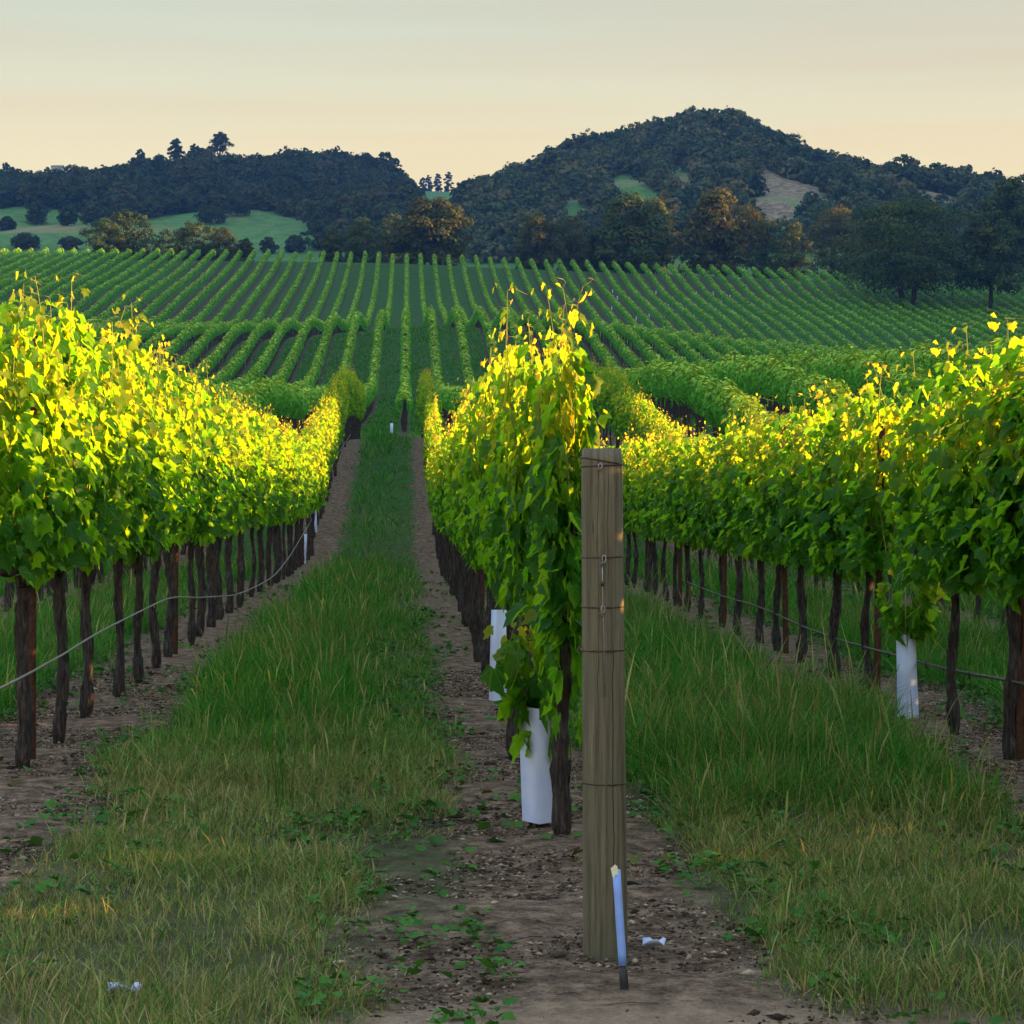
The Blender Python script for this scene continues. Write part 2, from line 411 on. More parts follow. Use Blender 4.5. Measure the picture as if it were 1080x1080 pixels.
def leaves(p, n, d, s, g):
    """grape leaves: p positions, n normals, d tip directions, s lengths"""
    N = len(p)
    n = n / (np.linalg.norm(n, axis=1)[:, None] + 1e-9)
    d = d - (d * n).sum(1)[:, None] * n; d /= np.linalg.norm(d, axis=1)[:, None] + 1e-9
    v = np.cross(n, d)
    u0 = LT[None, :, 0]; v0 = LT[None, :, 1]
    fold = g.uniform(.05, .5, (N, 1)); droop = g.uniform(-.05, .55, (N, 1)); wav = g.normal(0, .07, (N, LT_n))
    w0 = fold * np.abs(v0) - droop * u0 * u0 + wav
    asp = g.uniform(.9, 1.15, (N, 1))
    V = p[:, None, :] + s[:, None, None] * (u0[..., None] * d[:, None, :] + (v0 * asp)[..., None] * v[:, None, :] + w0[..., None] * n[:, None, :])
    T = (np.arange(N)[:, None, None] * LT_n + LT_T[None]).reshape(-1, 3)
    return V.reshape(-1, 3), T

def unit(g, n):
    a = g.normal(size=(n, 3)); return a / np.linalg.norm(a, axis=1)[:, None]

def vine_foliage(seed, length=1.24, ncane=21, per=36, zb=1.05, zt=(1.95, 2.4), thick=.22, shoots=3, skirt=.07, lat=330, smul=.82, tipsz=True):
    """canes rise from the cordon between the wires; leaves sit along them"""
    g = np.random.default_rng(seed)
    P = []; O = []; S = []; T = []; canes = MB()
    for c in range(ncane):
        y0 = (c + g.uniform(0, 1)) / ncane * length - length / 2
        side = g.choice([-1, 1]); top = g.uniform(*zt)
        tall = c % max(1, ncane // shoots) == 1 if shoots else False
        if tall: top = zt[1] + g.uniform(.05, .34)
        k = per + (6 if tall else 0)
        t = np.linspace(0, 1, k)
        bow = thick * g.uniform(.1, .95) * side
        x = bow * np.sin(t * math.pi * g.uniform(.55, .95)) + g.normal(0, .02) + (g.normal(0, .07) * t**3)
        y = y0 + g.normal(0, .12) * t + .03 * np.sin(t * 9 + g.uniform(0, 6))
        z = zb + (top - zb) * t
        pts = np.stack([x, y, z], 1)
        rad = np.interp(t, [0, 1], [.0045, .0018])
        V, Tt, Q = tube(pts[::2], rad[::2], 4, False); canes.add(V, None, Q)
        off = unit(g, k) * g.uniform(.03, .14, (k, 1)); off[:, 2] *= .6
        p = pts + off
        s = smul * g.uniform(.085, .15, k) * np.interp(t, [0, .55, .85, 1], [1.05, 1.05, .75, .35])
        keep = g.random(k) < np.where(z > zt[1] + .02, .8, 1)
        P.append(p[keep]); S.append(s[keep]); T.append((np.clip((t - .45) / .5, 0, 1)[keep] ** 1.3) * g.uniform(.3, 1, keep.sum()))  # young tips are yellower; gold of the low sun is painted in too
        O.append(np.stack([np.sign(p[:, 0] + g.normal(0, .06, k)), off[:, 1] * 4, off[:, 2] * 3], 1)[keep])
        if tall:      # tendril curls near the shoot tip
            for q in range(2):
                b = pts[-2 - 3 * q]; dr = unit(g, 1)[0]; dr[2] = abs(dr[2]) * .4; tt = np.linspace(0, 1, 7)
                cv = b + dr * .16 * tt[:, None] + np.stack([.03 * np.sin(tt * 7), .03 * np.cos(tt * 7) - .03, .05 * tt - .09 * tt**2], 1)
                V, Tt, Q = tube(cv, .0014, 3, False); canes.add(V, None, Q)
    # laterals fill the face of the hedge, the skirt hangs below the cordon
    yy = g.uniform(-length / 2 - .08, length / 2 + .08, lat); zz = g.beta(1.15, 1.15, lat) * (zt[1] - zb + skirt) + zb - skirt
    sd = g.choice([-1, 1], lat); w = thick * np.interp(zz, [zb - skirt, zb + .2, zt[0] - .2, zt[1]], [.5, 1., .95, .6])
    p = np.stack([sd * w * g.uniform(.55, 1.15, lat), yy, zz], 1)
    P.append(p); S.append(smul * g.uniform(.085, .155, lat)); T.append(np.zeros(lat)); O.append(np.stack([sd * 1., g.normal(0, .3, lat), g.normal(.1, .2, lat)], 1))
    P = np.concatenate(P); S = np.concatenate(S); T = np.concatenate(T); O = np.concatenate(O)
    N = len(P)
    n = O * np.array([.75, .7, .7]) + np.array([0, 0, .42]) + unit(g, N) * .62
    d = np.array([0, 0, -1.]) + unit(g, N) * .75 + O * .3
    V, F_ = leaves(P, n, d, S, g)
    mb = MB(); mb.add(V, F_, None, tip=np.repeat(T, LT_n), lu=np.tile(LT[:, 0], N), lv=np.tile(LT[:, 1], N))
    return mb, canes

def trunk_mesh(seed, hgt=1.0, r=.048, arms=True):
    g = np.random.default_rng(seed)
    k = 22; t = np.linspace(0, 1, k)
    lean = g.normal(0, .018, 2); ph = g.uniform(0, 6, 4)
    pts = np.stack([lean[0]*np.sin(t*3.1) + .014*np.sin(t*8+ph[0]), lean[1]*np.sin(t*2.6) + .016*np.sin(t*7+ph[1]), -.05 + t*(hgt+.05)], 1)
    rad = r * (1 + .38*np.exp(-((t-.13)/.06)**2) + .13*np.sin(t*17+ph[2]) + .6*np.exp(-((t-1)/.12)**2)) * np.interp(t, [0, .1, .2, .8, 1], [.8, 1.0, 1.1, .95, 1.0])
    sides = 12; a = np.arange(sides)
    tw = g.uniform(1.5, 3.5)
    rough = 1 + .16*np.sin(a[None, :]*2*math.pi*3/sides + t[:, None]*tw*3 + ph[3]) + g.normal(0, .12, (k, sides)) 
    mb = MB(); V, T, Q = tube(pts, rad, sides, True, rough); mb.add(V, T, Q)
    if arms:
        for sd in (-1, 1):
            tt = np.linspace(0, 1, 9)
            ap = np.stack([pts[-1, 0] + .02*np.sin(tt*6+ph[0]), pts[-1, 1] + sd*tt*.62, hgt - .06 + .07*np.sin(tt*2.2) + .015*np.sin(tt*11+ph[1])], 1)
            V, T, Q = tube(ap, np.interp(tt, [0, .2, 1], [.042, .027, .018]), 8, True, 1 + g.normal(0, .12, (9, 8))); mb.add(V, T, Q)
    for q in range(7):    # shreds of peeling bark
        z0 = g.uniform(.1, .75); an = g.uniform(0, 6.28); L = g.uniform(.08, .22); i = int(z0 * (k - 1))
        b = pts[i]; o_ = np.array([math.cos(an), math.sin(an), 0]); rr = rad[i] * 1.05; sdv = np.array([-o_[1], o_[0], 0]) * .007
        V = [b + o_*rr - sdv, b + o_*rr + sdv, b + o_*(rr+.012) + sdv*.6 + [0, 0, L*.6], b + o_*(rr+.012) - sdv*.6 + [0, 0, L*.6], b + o_*(rr + .004) + [0, 0, L]]
        mb.add(V, [(3, 2, 4)], [(0, 1, 2, 3)])
    return mb.mesh('vine_trunk', M['bark'])

NV = 12
FOL = []; CAN = []
for i in range(NV):
    f, c = vine_foliage(100 + i)
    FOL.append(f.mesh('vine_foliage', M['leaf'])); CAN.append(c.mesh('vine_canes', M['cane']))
TRK = [trunk_mesh(300 + i, 1.07, rng.uniform(.029, .040)) for i in range(9)]

def place_vine(x, y, label, group, fol=None, can=None, trk=None, zs=None, rz=None):
    t = thing('grape_vine', (x, y, Hs(x, y)), label, 'grapevine', group, rz if rz is not None else random.choice([0, math.pi]) + random.gauss(0, .03))
    i = random.randrange(NV)
    tr = obj('trunk', trk or random.choice(TRK), t); tr.scale.x = tr.scale.y = random.uniform(.75, 1.08)
    a = obj('foliage', fol or FOL[i], t); b = obj('canes', can or CAN[i], t)
    s = zs or random.uniform(.93, 1.06); a.scale.z = b.scale.z = s
    a.scale.y = b.scale.y = 1.12
    if x < CX - 1: a.location.z = b.location.z = .05
    a.scale.x = b.scale.x = random.uniform(.85, 1.1) * (.72 if abs(x - CX) < .2 else 1)
    return t

ORD = ['first', 'second', 'third', 'fourth', 'fifth', 'sixth', 'seventh', 'eighth', 'ninth', 'tenth', 'eleventh', 'twelfth']
G_VINE = 'grapevines in the rows beside the grass alleys'
VSP = 1.24
def row(x, y0, y1, where, skip=(), n_ord=12, zsc=1.0):
    y = y0; k = 0; k0 = max(0, math.ceil((11.2 - y0) / VSP))
    while y < y1:
        if not any(abs(y - q) < .55 for q in skip):
            xx = x + random.gauss(0, .03); yy = y + random.gauss(0, .09)
            if yy < 11: lab = f'leafy grapevine nearest the camera in {where}'
            elif k < n_ord + 6 and k - k0 < n_ord: lab = f'{ORD[k - k0]} gnarled grapevine from the near end of {where}'
            elif y < 40: lab = f'leafy grapevine packed among others halfway along {where}'
            else: lab = f'small distant grapevine where {where} climbs the rise'
            place_vine(xx, yy, lab, G_VINE, zs=random.uniform(.94, 1.05) * (zsc if 15 < yy < 60 or x == CX else 1.08 if yy < 9 else max(zsc, .95))); k += 1
        y += VSP
# centre row starts with the big front vine behind the end post
fm, cm = vine_foliage(7, 1.1, 27, 38, .98, (1.80, 2.06), .135, 4, .42, 520, .82)
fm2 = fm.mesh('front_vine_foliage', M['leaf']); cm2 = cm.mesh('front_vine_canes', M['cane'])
place_vine(.665, 9.3, 'big front grapevine hanging low right behind the round wooden end post', G_VINE, fm2, cm2, trunk_mesh(77, .98, .040), 1.0, 0)
row(CX, 10.75, 93, 'the middle row behind the wooden post', zsc=.92)
row(LX, 11.62, 93, 'the row left of the grass alley')
row(RX, 3.27, 93, 'the row right of the wooden post', skip=(14.2,), zsc=.88)
row(RX2, 3.3, 93, 'the second row right of the wooden post', n_ord=0, zsc=.92)

# rows further off: each row one hedge with its own stems
def card_hedge(x, ys, dens, size, zb, zt, w, g, hz):
    """points and normals over the rounded section of a trimmed row"""
    N = int((ys[1] - ys[0]) * dens)
    y = g.uniform(ys[0], ys[1], N)
    hv = 1 + .07*np.sin(y*1.9 + x) + .05*np.sin(y*.7 + 2*x) + .05*np.sin(y*5.1 + 3*x)
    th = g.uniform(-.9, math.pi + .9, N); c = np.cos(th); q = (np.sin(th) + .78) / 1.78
    k = np.sqrt(g.uniform(.45, 1.12, N)); wv = w * (1 + .16*np.sin(y*2.6 + x*3))
    zm, hh = (zb + zt*hv)/2 + .1, (zt*hv - zb)/2
    p = np.stack([x + c*wv*k, y, zm + np.sin(th)*hh*k], 1); p[:, 2] += hz(p[:, 0]*0 + x, y)
    n = np.stack([c*1.2, g.normal(0, .2, N), np.sin(th)], 1) + unit(g, N) * .38
    return p, n, np.clip(q, 0, 1)

def cards(p, n, s, g):
    N = len(p); n = n / (np.linalg.norm(n, axis=1)[:, None] + 1e-9)
    r = unit(g, N); a = np.cross(n, r); a /= np.linalg.norm(a, axis=1)[:, None] + 1e-9; b = np.cross(n, a)
    s = s[:, None]
    k1 = g.uniform(.6, 1.2, (N, 1)); k2 = g.uniform(.35, .8, (N, 1))
    V = np.stack([p + a*s*.6*k1, p + b*s*.5*k2 + n*s*.18, p - a*s*.6 + n*s*.1*k2, p - b*s*.5 * k1 - n*s*.05], 1)
    Q = np.arange(4 * N).reshape(N, 4)
    return V.reshape(-1, 3), Q

def stems(mb, x, ya, yb, sp, h, r, g):
    y = np.arange(ya, yb, sp); y = y + g.normal(0, .08, len(y)); xx = x + g.normal(0, .04, len(y)); z = H(xx, y)
    for k in range(len(y)):
        lx = g.normal(0, .05)
        V = []
        for zz, rr, ox in ((-.1, r*1.2, 0), (h*.5, r, lx), (h, r*1.1, 0)):
            V += [(xx[k] + ox - rr, y[k] - rr, z[k] + zz), (xx[k] + ox + rr, y[k] - rr, z[k] + zz), (xx[k] + ox + rr, y[k] + rr, z[k] + zz), (xx[k] + ox - rr, y[k] + rr, z[k] + zz)]
        Q = [(b + i, b + (i+1) % 4, b + 4 + (i+1) % 4, b + 4 + i) for b in (0, 4) for i in range(4)]
        mb.add(V, None, Q)

def vine_row(x, ya, yb, label, group, seed, zones, stem_to):
    g = np.random.default_rng(seed)
    t = thing('vine_row', (x, ya, Hs(x, ya)), label, 'vine row', group)
    off = np.array([x, ya, Hs(x, ya)])
    mb = MB()
    for a, b, dens, size in zones:
        a = max(a, ya); b = min(b, yb)
        if b <= a: continue
        p, n, q = card_hedge(x, (a, b), dens, size, .80, 2.05, .41, g, H)
        V, Q = cards(p, n, size * g.uniform(.7, 1.3, len(p)), g)
        mb.add(V - off, None, Q, tip=np.repeat(np.clip((q - .5) * 2, 0, 1)**2 * g.uniform(.15, 1, len(q)), 4))  # young growth is paler on top; brightness of lit hedge tops painted in too
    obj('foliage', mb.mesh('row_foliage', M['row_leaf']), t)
    st = MB(); stems(st, x, ya, min(yb, stem_to), 1.24, 1.02, .045, g)
    if st.n:
        st.V = [v - off for v in st.V]
        tr = obj('trunks', st.mesh('row_trunks', M['bark'], False), t); tr['kind'] = 'stuff'
    return t

ZN = [(0, 60, 640, .12), (60, 100, 230, .14)]
for k, x in enumerate([LX - SP, LX - 2*SP, LX - 3*SP]):
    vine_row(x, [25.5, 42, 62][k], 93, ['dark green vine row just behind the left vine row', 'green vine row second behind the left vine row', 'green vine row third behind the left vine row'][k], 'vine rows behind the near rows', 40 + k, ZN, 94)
for k in range(8):
    x = RX2 + SP * (k + 1)
    vine_row(x, 2.5 if k < 5 else max(24, (x - .5) * F / 700), 93, f'{["first", "second", "third", "fourth", "fifth", "sixth", "seventh", "eighth"][k]} trimmed vine row behind the two near rows at right', 'vine rows behind the near rows', 60 + k, ZN, 94)

ZF = [(0, 150, 130, .18), (150, 210, 80, .22), (210, 300, 72, .23), (300, 440, 58, .26)]
nl = int(math.floor((80 - .2) / SP)); nr = int(math.floor(126 / SP))
for k in range(-nl, nr + 1):
    x = -.2 + SP * k
    edge = x * F / (690 if x > 0 else -470)
    ya = max((114 if k == 0 else 101) + .8 * math.sin(k * 2.3), edge)
    yb = 423 + 1.5 * math.sin(k * 1.7)
    if yb - ya < 6: continue
    if k < -12: lab = 'hillside vine row curving over the far left slope'
    elif k < -2: lab = 'hillside vine row left of the grass alley'
    elif k <= 2: lab = 'straight hillside vine row running uphill in line with the grass alley'
    elif k <= 14: lab = 'hillside vine row dipping over the fold above the wooden post'
    elif k <= 30: lab = 'hillside vine row slanting up towards the big oak'
    else: lab = 'short hillside vine row around and beyond the big oak at far right'
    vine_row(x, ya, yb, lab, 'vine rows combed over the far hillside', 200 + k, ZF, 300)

# ------------------------------------------------------------------ rusty stakes
def stake_mesh():
    mb = MB()
    def bar(x0, x1, y0, y1, z0, z1):
        V = [(x, y, z) for z in (z0, z1) for x, y in ((x0, y0), (x1, y0), (x1, y1), (x0, y1))]
        mb.add(V, None, [(0, 1, 5, 4), (1, 2, 6, 5), (2, 3, 7, 6), (3, 0, 4, 7), (4, 5, 6, 7)])
    bar(-.024, .024, -.004, 0, -.1, 2.38); bar(.018, .024, .001, .034, -.1, 2.38); bar(-.024, -.018, .001, .02, -.1, 2.38)
    for z in (1.02, 1.3, 1.6, 1.9, 2.2): bar(.0245, .031, .004, .016, z, z + .02)
    return mb.mesh('vine_stake', M['rust'], False)
SM = stake_mesh()
G_ST = 'rusty steel stakes along the vine rows'
for x, y0, nm in ((LX, 11.86, 'the row left of the grass alley'), (CX, 12.2, 'the middle row'), (RX, 11.83, 'the row right of the wooden post'), (RX2, 24.0, 'the second row right of the post')):
    k = 0; y = y0
    while y < (60 if x != RX2 else 50):
        o = obj('vine_stake', SM, None, (x + (.0 if x < CX else .03), y + random.gauss(0, .05), Hs(x, y))); o.rotation_euler = (random.gauss(0, .012), random.gauss(0, .012), random.gauss(0, .1)); o.scale.z = 1.0 if x < CX - 1 else random.uniform(.80, .92)
        lab = f'{ORD[k]} rusty steel stake from the near end of {nm}' if k < 4 else f'small rusty steel stake further along {nm}'
        tag(o, lab, 'stake', G_ST); k += 1; y += 3.72

# ------------------------------------------------------------------ end post with its wires
def post():
    g = np.random.default_rng(3)
    n = 40; sides = 40; t = np.linspace(0, 1, n)
    pts = np.stack([-.012 * t, 0 * t, -.1 + 1.755 * t], 1)
    a = np.arange(sides) * 2 * math.pi / sides
    rough = 1 + .012*np.sin(a*3 + 1)[None, :] + .006*np.sin(a*7)[None, :] + .004*np.sin(t*9)[:, None] + g.normal(0, .0015, (n, sides))
    rad = np.interp(t, [0, .97, .985, 1], [.0735, .0675, .067, .064])
    mb = MB(); V, T, Q = tube(pts, rad, sides, True, rough); mb.add(V, T, Q)
    o = obj('end_post', mb.mesh('end_post', M['wood']), None, (.648, 7.0, Hs(.65, 7)))
    tag(o, 'thick round weathered wooden end post bound with wire at the head of the middle row', 'post')
    # a long drying crack down the front is in the material; the wires are real
    def ring(z, tilt, r=.0024, name='wire'):
        aa = np.linspace(0, 2*math.pi, 41); rr = .0715 - .004 * z / 1.6 + .0008
        p = np.stack([-.012 * (z + .1) / 1.755 + rr*np.cos(aa), rr*np.sin(aa), z + tilt*np.cos(aa)], 1)
        m = MB(); V, T, Q = tube(p, r, 6, False); m.add(V, T, Q)
        obj(name, m.mesh('post_wire', M['wire']), o)
    z_of = lambda py: px_z(py, 6.93)
    ring(z_of(486), -.012); ring(z_of(491), .003); ring(z_of(588), .002); ring(z_of(641), .001); ring(z_of(687), .0015, .0026); ring(z_of(828), 0, .003)
    def hook(px, py, h):
        x = px_x(px, 6.925) - .648; z = z_of(py); tt = np.linspace(0, 1, 15); an = -math.pi*.15 + tt*math.pi*1.35
        p = np.stack([x + .008*np.cos(an) + .006*(tt - .5), np.full(15, -.079), z + h*np.sin(an)], 1)
        p = np.vstack([[x - .01, -.077, z - h*1.6], p, [x - .013, -.077, z - h]])
        m = MB(); V, T, Q = tube(p, .0023, 6, True); m.add(V, T, Q); obj('hook', m.mesh('wire_hook', M['steel']), o)
    hook(637, 590, .014); hook(636, 643, .014); hook(633, 492, .009)
    x = px_x(635, 6.93) - .648
    p = np.array([[x, -.0755, z_of(596)], [x + .001, -.0765, z_of(615)], [x + .002, -.0765, z_of(640)], [x + .006, -.0765, z_of(680)], [x + .009, -.0775, z_of(735)]])
    m = MB(); V, T, Q = tube(p, .0018, 5, True); m.add(V, T, Q); obj('wire', m.mesh('wire_tail', M['steel']), o)
    V, T, Q = tube([[x, -.078, z_of(613)], [x, -.078, z_of(618)]], .0055, 8); m = MB(); m.add(V, T, Q); obj('staple', m.mesh('staple', M['black']), o)
    for sx, z0 in ((-1, 685), (1, 688)):
        tt = np.linspace(0, 1, 12); z = z_of(z0)
        p = np.stack([sx*(.072 + .016*np.sin(tt*math.pi)) - .006, .01 - .03*tt, z + .012*np.cos(tt*6.0) - .004], 1)
        m = MB(); V, T, Q = tube(p, .002, 5); m.add(V, T, Q); obj('wire', m.mesh('wire_loop', M['wire']), o)
post()

# blue sleeved marker stuck in the dirt at the post's foot
t = thing('marker_stake', (.655, 6.44, 0), 'slim blue plastic marker stake leaning beside the foot of the wooden post', 'marker')
t.rotation_euler = (R(-3), R(-3.6), 0)
mb = MB(); V, T, Q = tube([[0, 0, .085], [0, 0, .12], [0, 0, .3], [0, 0, .372]], [.0128, .0126, .0126, .0126], 18); mb.add(V, T, Q); obj('sleeve', mb.mesh('sleeve', M['blue']), t)
mb = MB(); V, T, Q = tube([[0, 0, -.03], [0, 0, 0], [0, 0, .05], [0, 0, .0845]], [.012, .0135, .0135, .0095], 10); mb.add(V, T, Q); obj('spike', mb.mesh('spike', M['black']), t)
mb = MB(); mb.add([(-.014, -.014, .355), (.004, -.0145, .36), (.003, -.012, .383), (-.004, -.012, .39), (-.017, -.01, .378)], [(0, 1, 2), (0, 2, 3), (0, 3, 4)]); mb.add([(-.014, -.018, .352), (-.007, -.016, .352), (-.009, -.012, .38), (-.018, -.012, .38)], None, [(0, 1, 2, 3)]); obj('paper_tag', mb.mesh('paper_tag', M['cream']), t)

# ------------------------------------------------------------------ grow tubes (square cartons, open at the top)
def tube_mesh(w0, w1, h, turn, seed=0):
    g = np.random.default_rng(seed); mb = MB(); th = .0025
    def ring(w, z, j=0): return [(w/2*sx + g.normal(0, j), w/2*sy + g.normal(0, j), z) for sx, sy in ((-1, -1), (1, -1), (1, 1), (-1, 1))]
    V = ring(w0, 0) + ring((w0+w1)/2, h*.5, .002) + ring(w1, h, .004) + ring(w1 - 2*th, h, .0) + ring((w0 + w1)/2 - 2*th, h*.5) + ring(w0 - 2*th, 0)
    Q = [(b*4 + i, b*4 + (i+1) % 4, b*4 + 4 + (i+1) % 4, b*4 + 4 + i) for b in range(5) for i in range(4)]
    mb.add(V, None, Q)
    return mb.mesh('grow_tube', M['carton'], False)
G_T = 'white grow tubes standing in the vine rows'
def grow_tube(x, y, w0, w1, h, rz, lean, label, dz=0):
    o = obj('grow_tube', tube_mesh(w0, w1, h, rz, int(y*7)), None, (x, y, Hs(x, y) + dz)); o.rotation_euler = (lean[0], lean[1], rz)
    tag(o, label, 'grow tube', G_T); return o
grow_tube(.60, 9.62, .118, .125, .52, R(38), (R(1), R(-2.5)), 'large white carton grow tube just left of the wooden end post', .02)
grow_tube(.60, 14.15, .09, .095, .60, R(28), (0, R(2)), 'white grow tube in the middle row behind the one nearest the post', .10)
grow_tube(3.29, 14.03, .10, .082, .55, R(32), (0, R(-1.5)), 'white grow tube under a young leafy vine in the right row')
grow_tube(-2.13, 43, .12, .11, .60, R(20), (0, R(3)), 'white grow tube lower of two at the far end of the left row')
grow_tube(-2.14, 48.6, .12, .11, .55, R(35), (0, R(-2)), 'small white grow tube upper of two at the far end of the left row')
grow_tube(px_x(413, 108), 108, .12, .11, .6, R(20), (0, 0), 'tiny white grow tube at the top end of the grass alley')
gm = tube_mesh(.15, .14, .62, 0, 5)
for k in range(26):
    px = random.choice([random.uniform(640, 860), random.uniform(690, 800), random.uniform(520, 900)]); Y = random.uniform(345, 400)
    row_k = round((px_x(px, Y) + .2) / SP); x = -.2 + SP * row_k - .3
    o = obj('grow_tube', gm, None, (x, Y, Hs(x, Y))); o.rotation_euler = (0, 0, random.uniform(0, 1.5))
    tag(o, 'tiny white grow tube dotted among the far hillside vine rows', 'grow tube', 'tiny white grow tubes on the far hillside')

def young(x, y, z0, z1, seed, label):
    f, c = vine_foliage(seed, .10, 6, 11, z0, (z1 - .12, z1), .13, 0, .12, 26, 1.0)
    t = thing('young_vine', (x, y, Hs(x, y)), label, 'young vine', None)
    obj('foliage', f.mesh('young_foliage', M['leaf']), t)
    V, T, Q = tube([[0, 0, .02], [0, 0, z0 * .6], [0, 0, z1 - .1]], [.008, .007, .004], 6); c.add(V, T, Q); obj('stem', c.mesh('young_stem', M['cane']), t)
young(3.28, 14.05, .60, 1.02, 901, 'young bright green vine sprouting from the white grow tube in the right row')
young(.60, 9.63, .5, 1.0, 902, 'young leafy vine sprouting from the large white grow tube by the post')

# ------------------------------------------------------------------ drip hoses
def hose(name, pts, r, mat, label):
    pts = np.array(pts, float); k = np.arange(len(pts)); tt = np.linspace(0, len(pts) - 1, 8 * len(pts))
    P = np.stack([pchip(k, pts[:, i], tt) for i in range(3)], 1)
    mb = MB(); V, T, Q = tube(P, r, 8); mb.add(V, T, Q)
    g = np.random.default_rng(5)
    for i in range(3, len(P) - 3, 6):
        V, T, Q = tube([P[i] - [0, .02, 0], P[i] + [0, .02, 0]], r * 1.5, 6); mb.add(V, T, Q)
        V, T, Q = tube([P[i], P[i] - [0, 0, .03]], r * .7, 5); mb.add(V, T, Q)
    tag(obj(name, mb.mesh(name, mat)), label, 'hose')
hl = []
for px, py in ((-40, 742), (10, 721), (60, 694), (110, 664), (170, 634), (215, 630), (255, 625), (285, 610), (303, 590), (318, 566), (330, 545), (340, 512), (352, 486), (370, 458)):
    X = -2.02; Y = X * F / (px - VX); hl.append((X, Y, px_z(py, Y)))
hose('drip_hose', hl, .0066, M['hose_pale'], 'pale sagging drip hose strung along the trunks of the left row')
hr = []
for px, py in ((1180, 752), (1080, 722), (1000, 706), (940, 690), (880, 673), (850, 662), (800, 640), (760, 628), (720, 612)):
    X = RX - .02; Y = X * F / (px - VX); hr.append((X, Y, px_z(py, Y)))
hose('drip_hose', hr, .0095, M['hose_dark'], 'dark drip hose running behind the trunks of the right row')

# trellis wires run from the post into the middle row
for z0, z1, lab in ((.985, 1.02, 'lowest trellis wire running from the wooden post into the middle row'), (1.33, 1.38, 'middle trellis wire running from the wooden post into the middle row'), (1.60, 1.75, 'top trellis wire running from the wooden post into the middle row')):
    ys = np.array([7.07, 9, 12, 18, 26, 34]); mb = MB()
    P = np.stack([np.full(6, CX + .03), ys, np.interp(ys, [7, 12], [z0, z1]) + H(CX + 0*ys, ys)], 1)
    V, T, Q = tube(P, .0018, 5); mb.add(V, T, Q); tag(obj('trellis_wire', mb.mesh('trellis_wire', M['wire'])), lab, 'wire', 'trellis wires of the middle row')

# ------------------------------------------------------------------ grass
def fbm(x, y, s, seed=0):
    g = np.random.default_rng(seed); r = 0
    for k in range(6):
        a = g.uniform(0, 6.28); f = s * (1.6 ** k) * .6; r = r + np.sin((x*math.cos(a) + y*math.sin(a)) * f + g.uniform(0, 6.28)) / (1.25 ** k)
    return r / 3.2
def row_d(x): return np.abs((x - CX + SP/2 + 50*SP) % SP - SP/2)

def blades(x, y, h, w, dry, g, bend=.45, head=None):
    N = len(x); z = H(x, y) - .01
    a = g.uniform(0, 6.28, N); b = g.uniform(.05, bend, N) * h; wa = g.uniform(0, 6.28, N)
    t = np.array([0, .4, .75, 1.])
    cx = x[:, None] + np.cos(a)[:, None] * b[:, None] * t**2; cy = y[:, None] + np.sin(a)[:, None] * b[:, None] * t**2
    cz = z[:, None] + h[:, None] * (t - .18 * (b/h)[:, None] * t**2)
    wt = w[:, None] * np.array([.7, 1, .7, .12]) * .5
    if head is not None: wt = np.where(head[:, None], w[:, None] * np.array([.3, .3, 1.5, .5]) * .5, wt)
    ox = np.cos(wa)[:, None] * wt; oy = np.sin(wa)[:, None] * wt
    L = np.stack([cx - ox, cy - oy, cz], -1); Rr = np.stack([cx + ox, cy + oy, cz], -1)
    V = np.stack([L, Rr], 2).reshape(-1, 3)
    i = np.arange(N)[:, None] * 8; j = np.arange(3)[None] * 2
    Q = np.stack([i + j, i + j + 1, i + j + 3, i + j + 2], -1).reshape(-1, 4)
    return V, Q, np.repeat(dry, 8)

def scatter(n, y0, y1, g, pad=.6):
    y = np.sqrt(g.uniform(y0**2, y1**2, n)); x = g.uniform(-.2*y - pad, .295*y + pad, n)
    return x, y

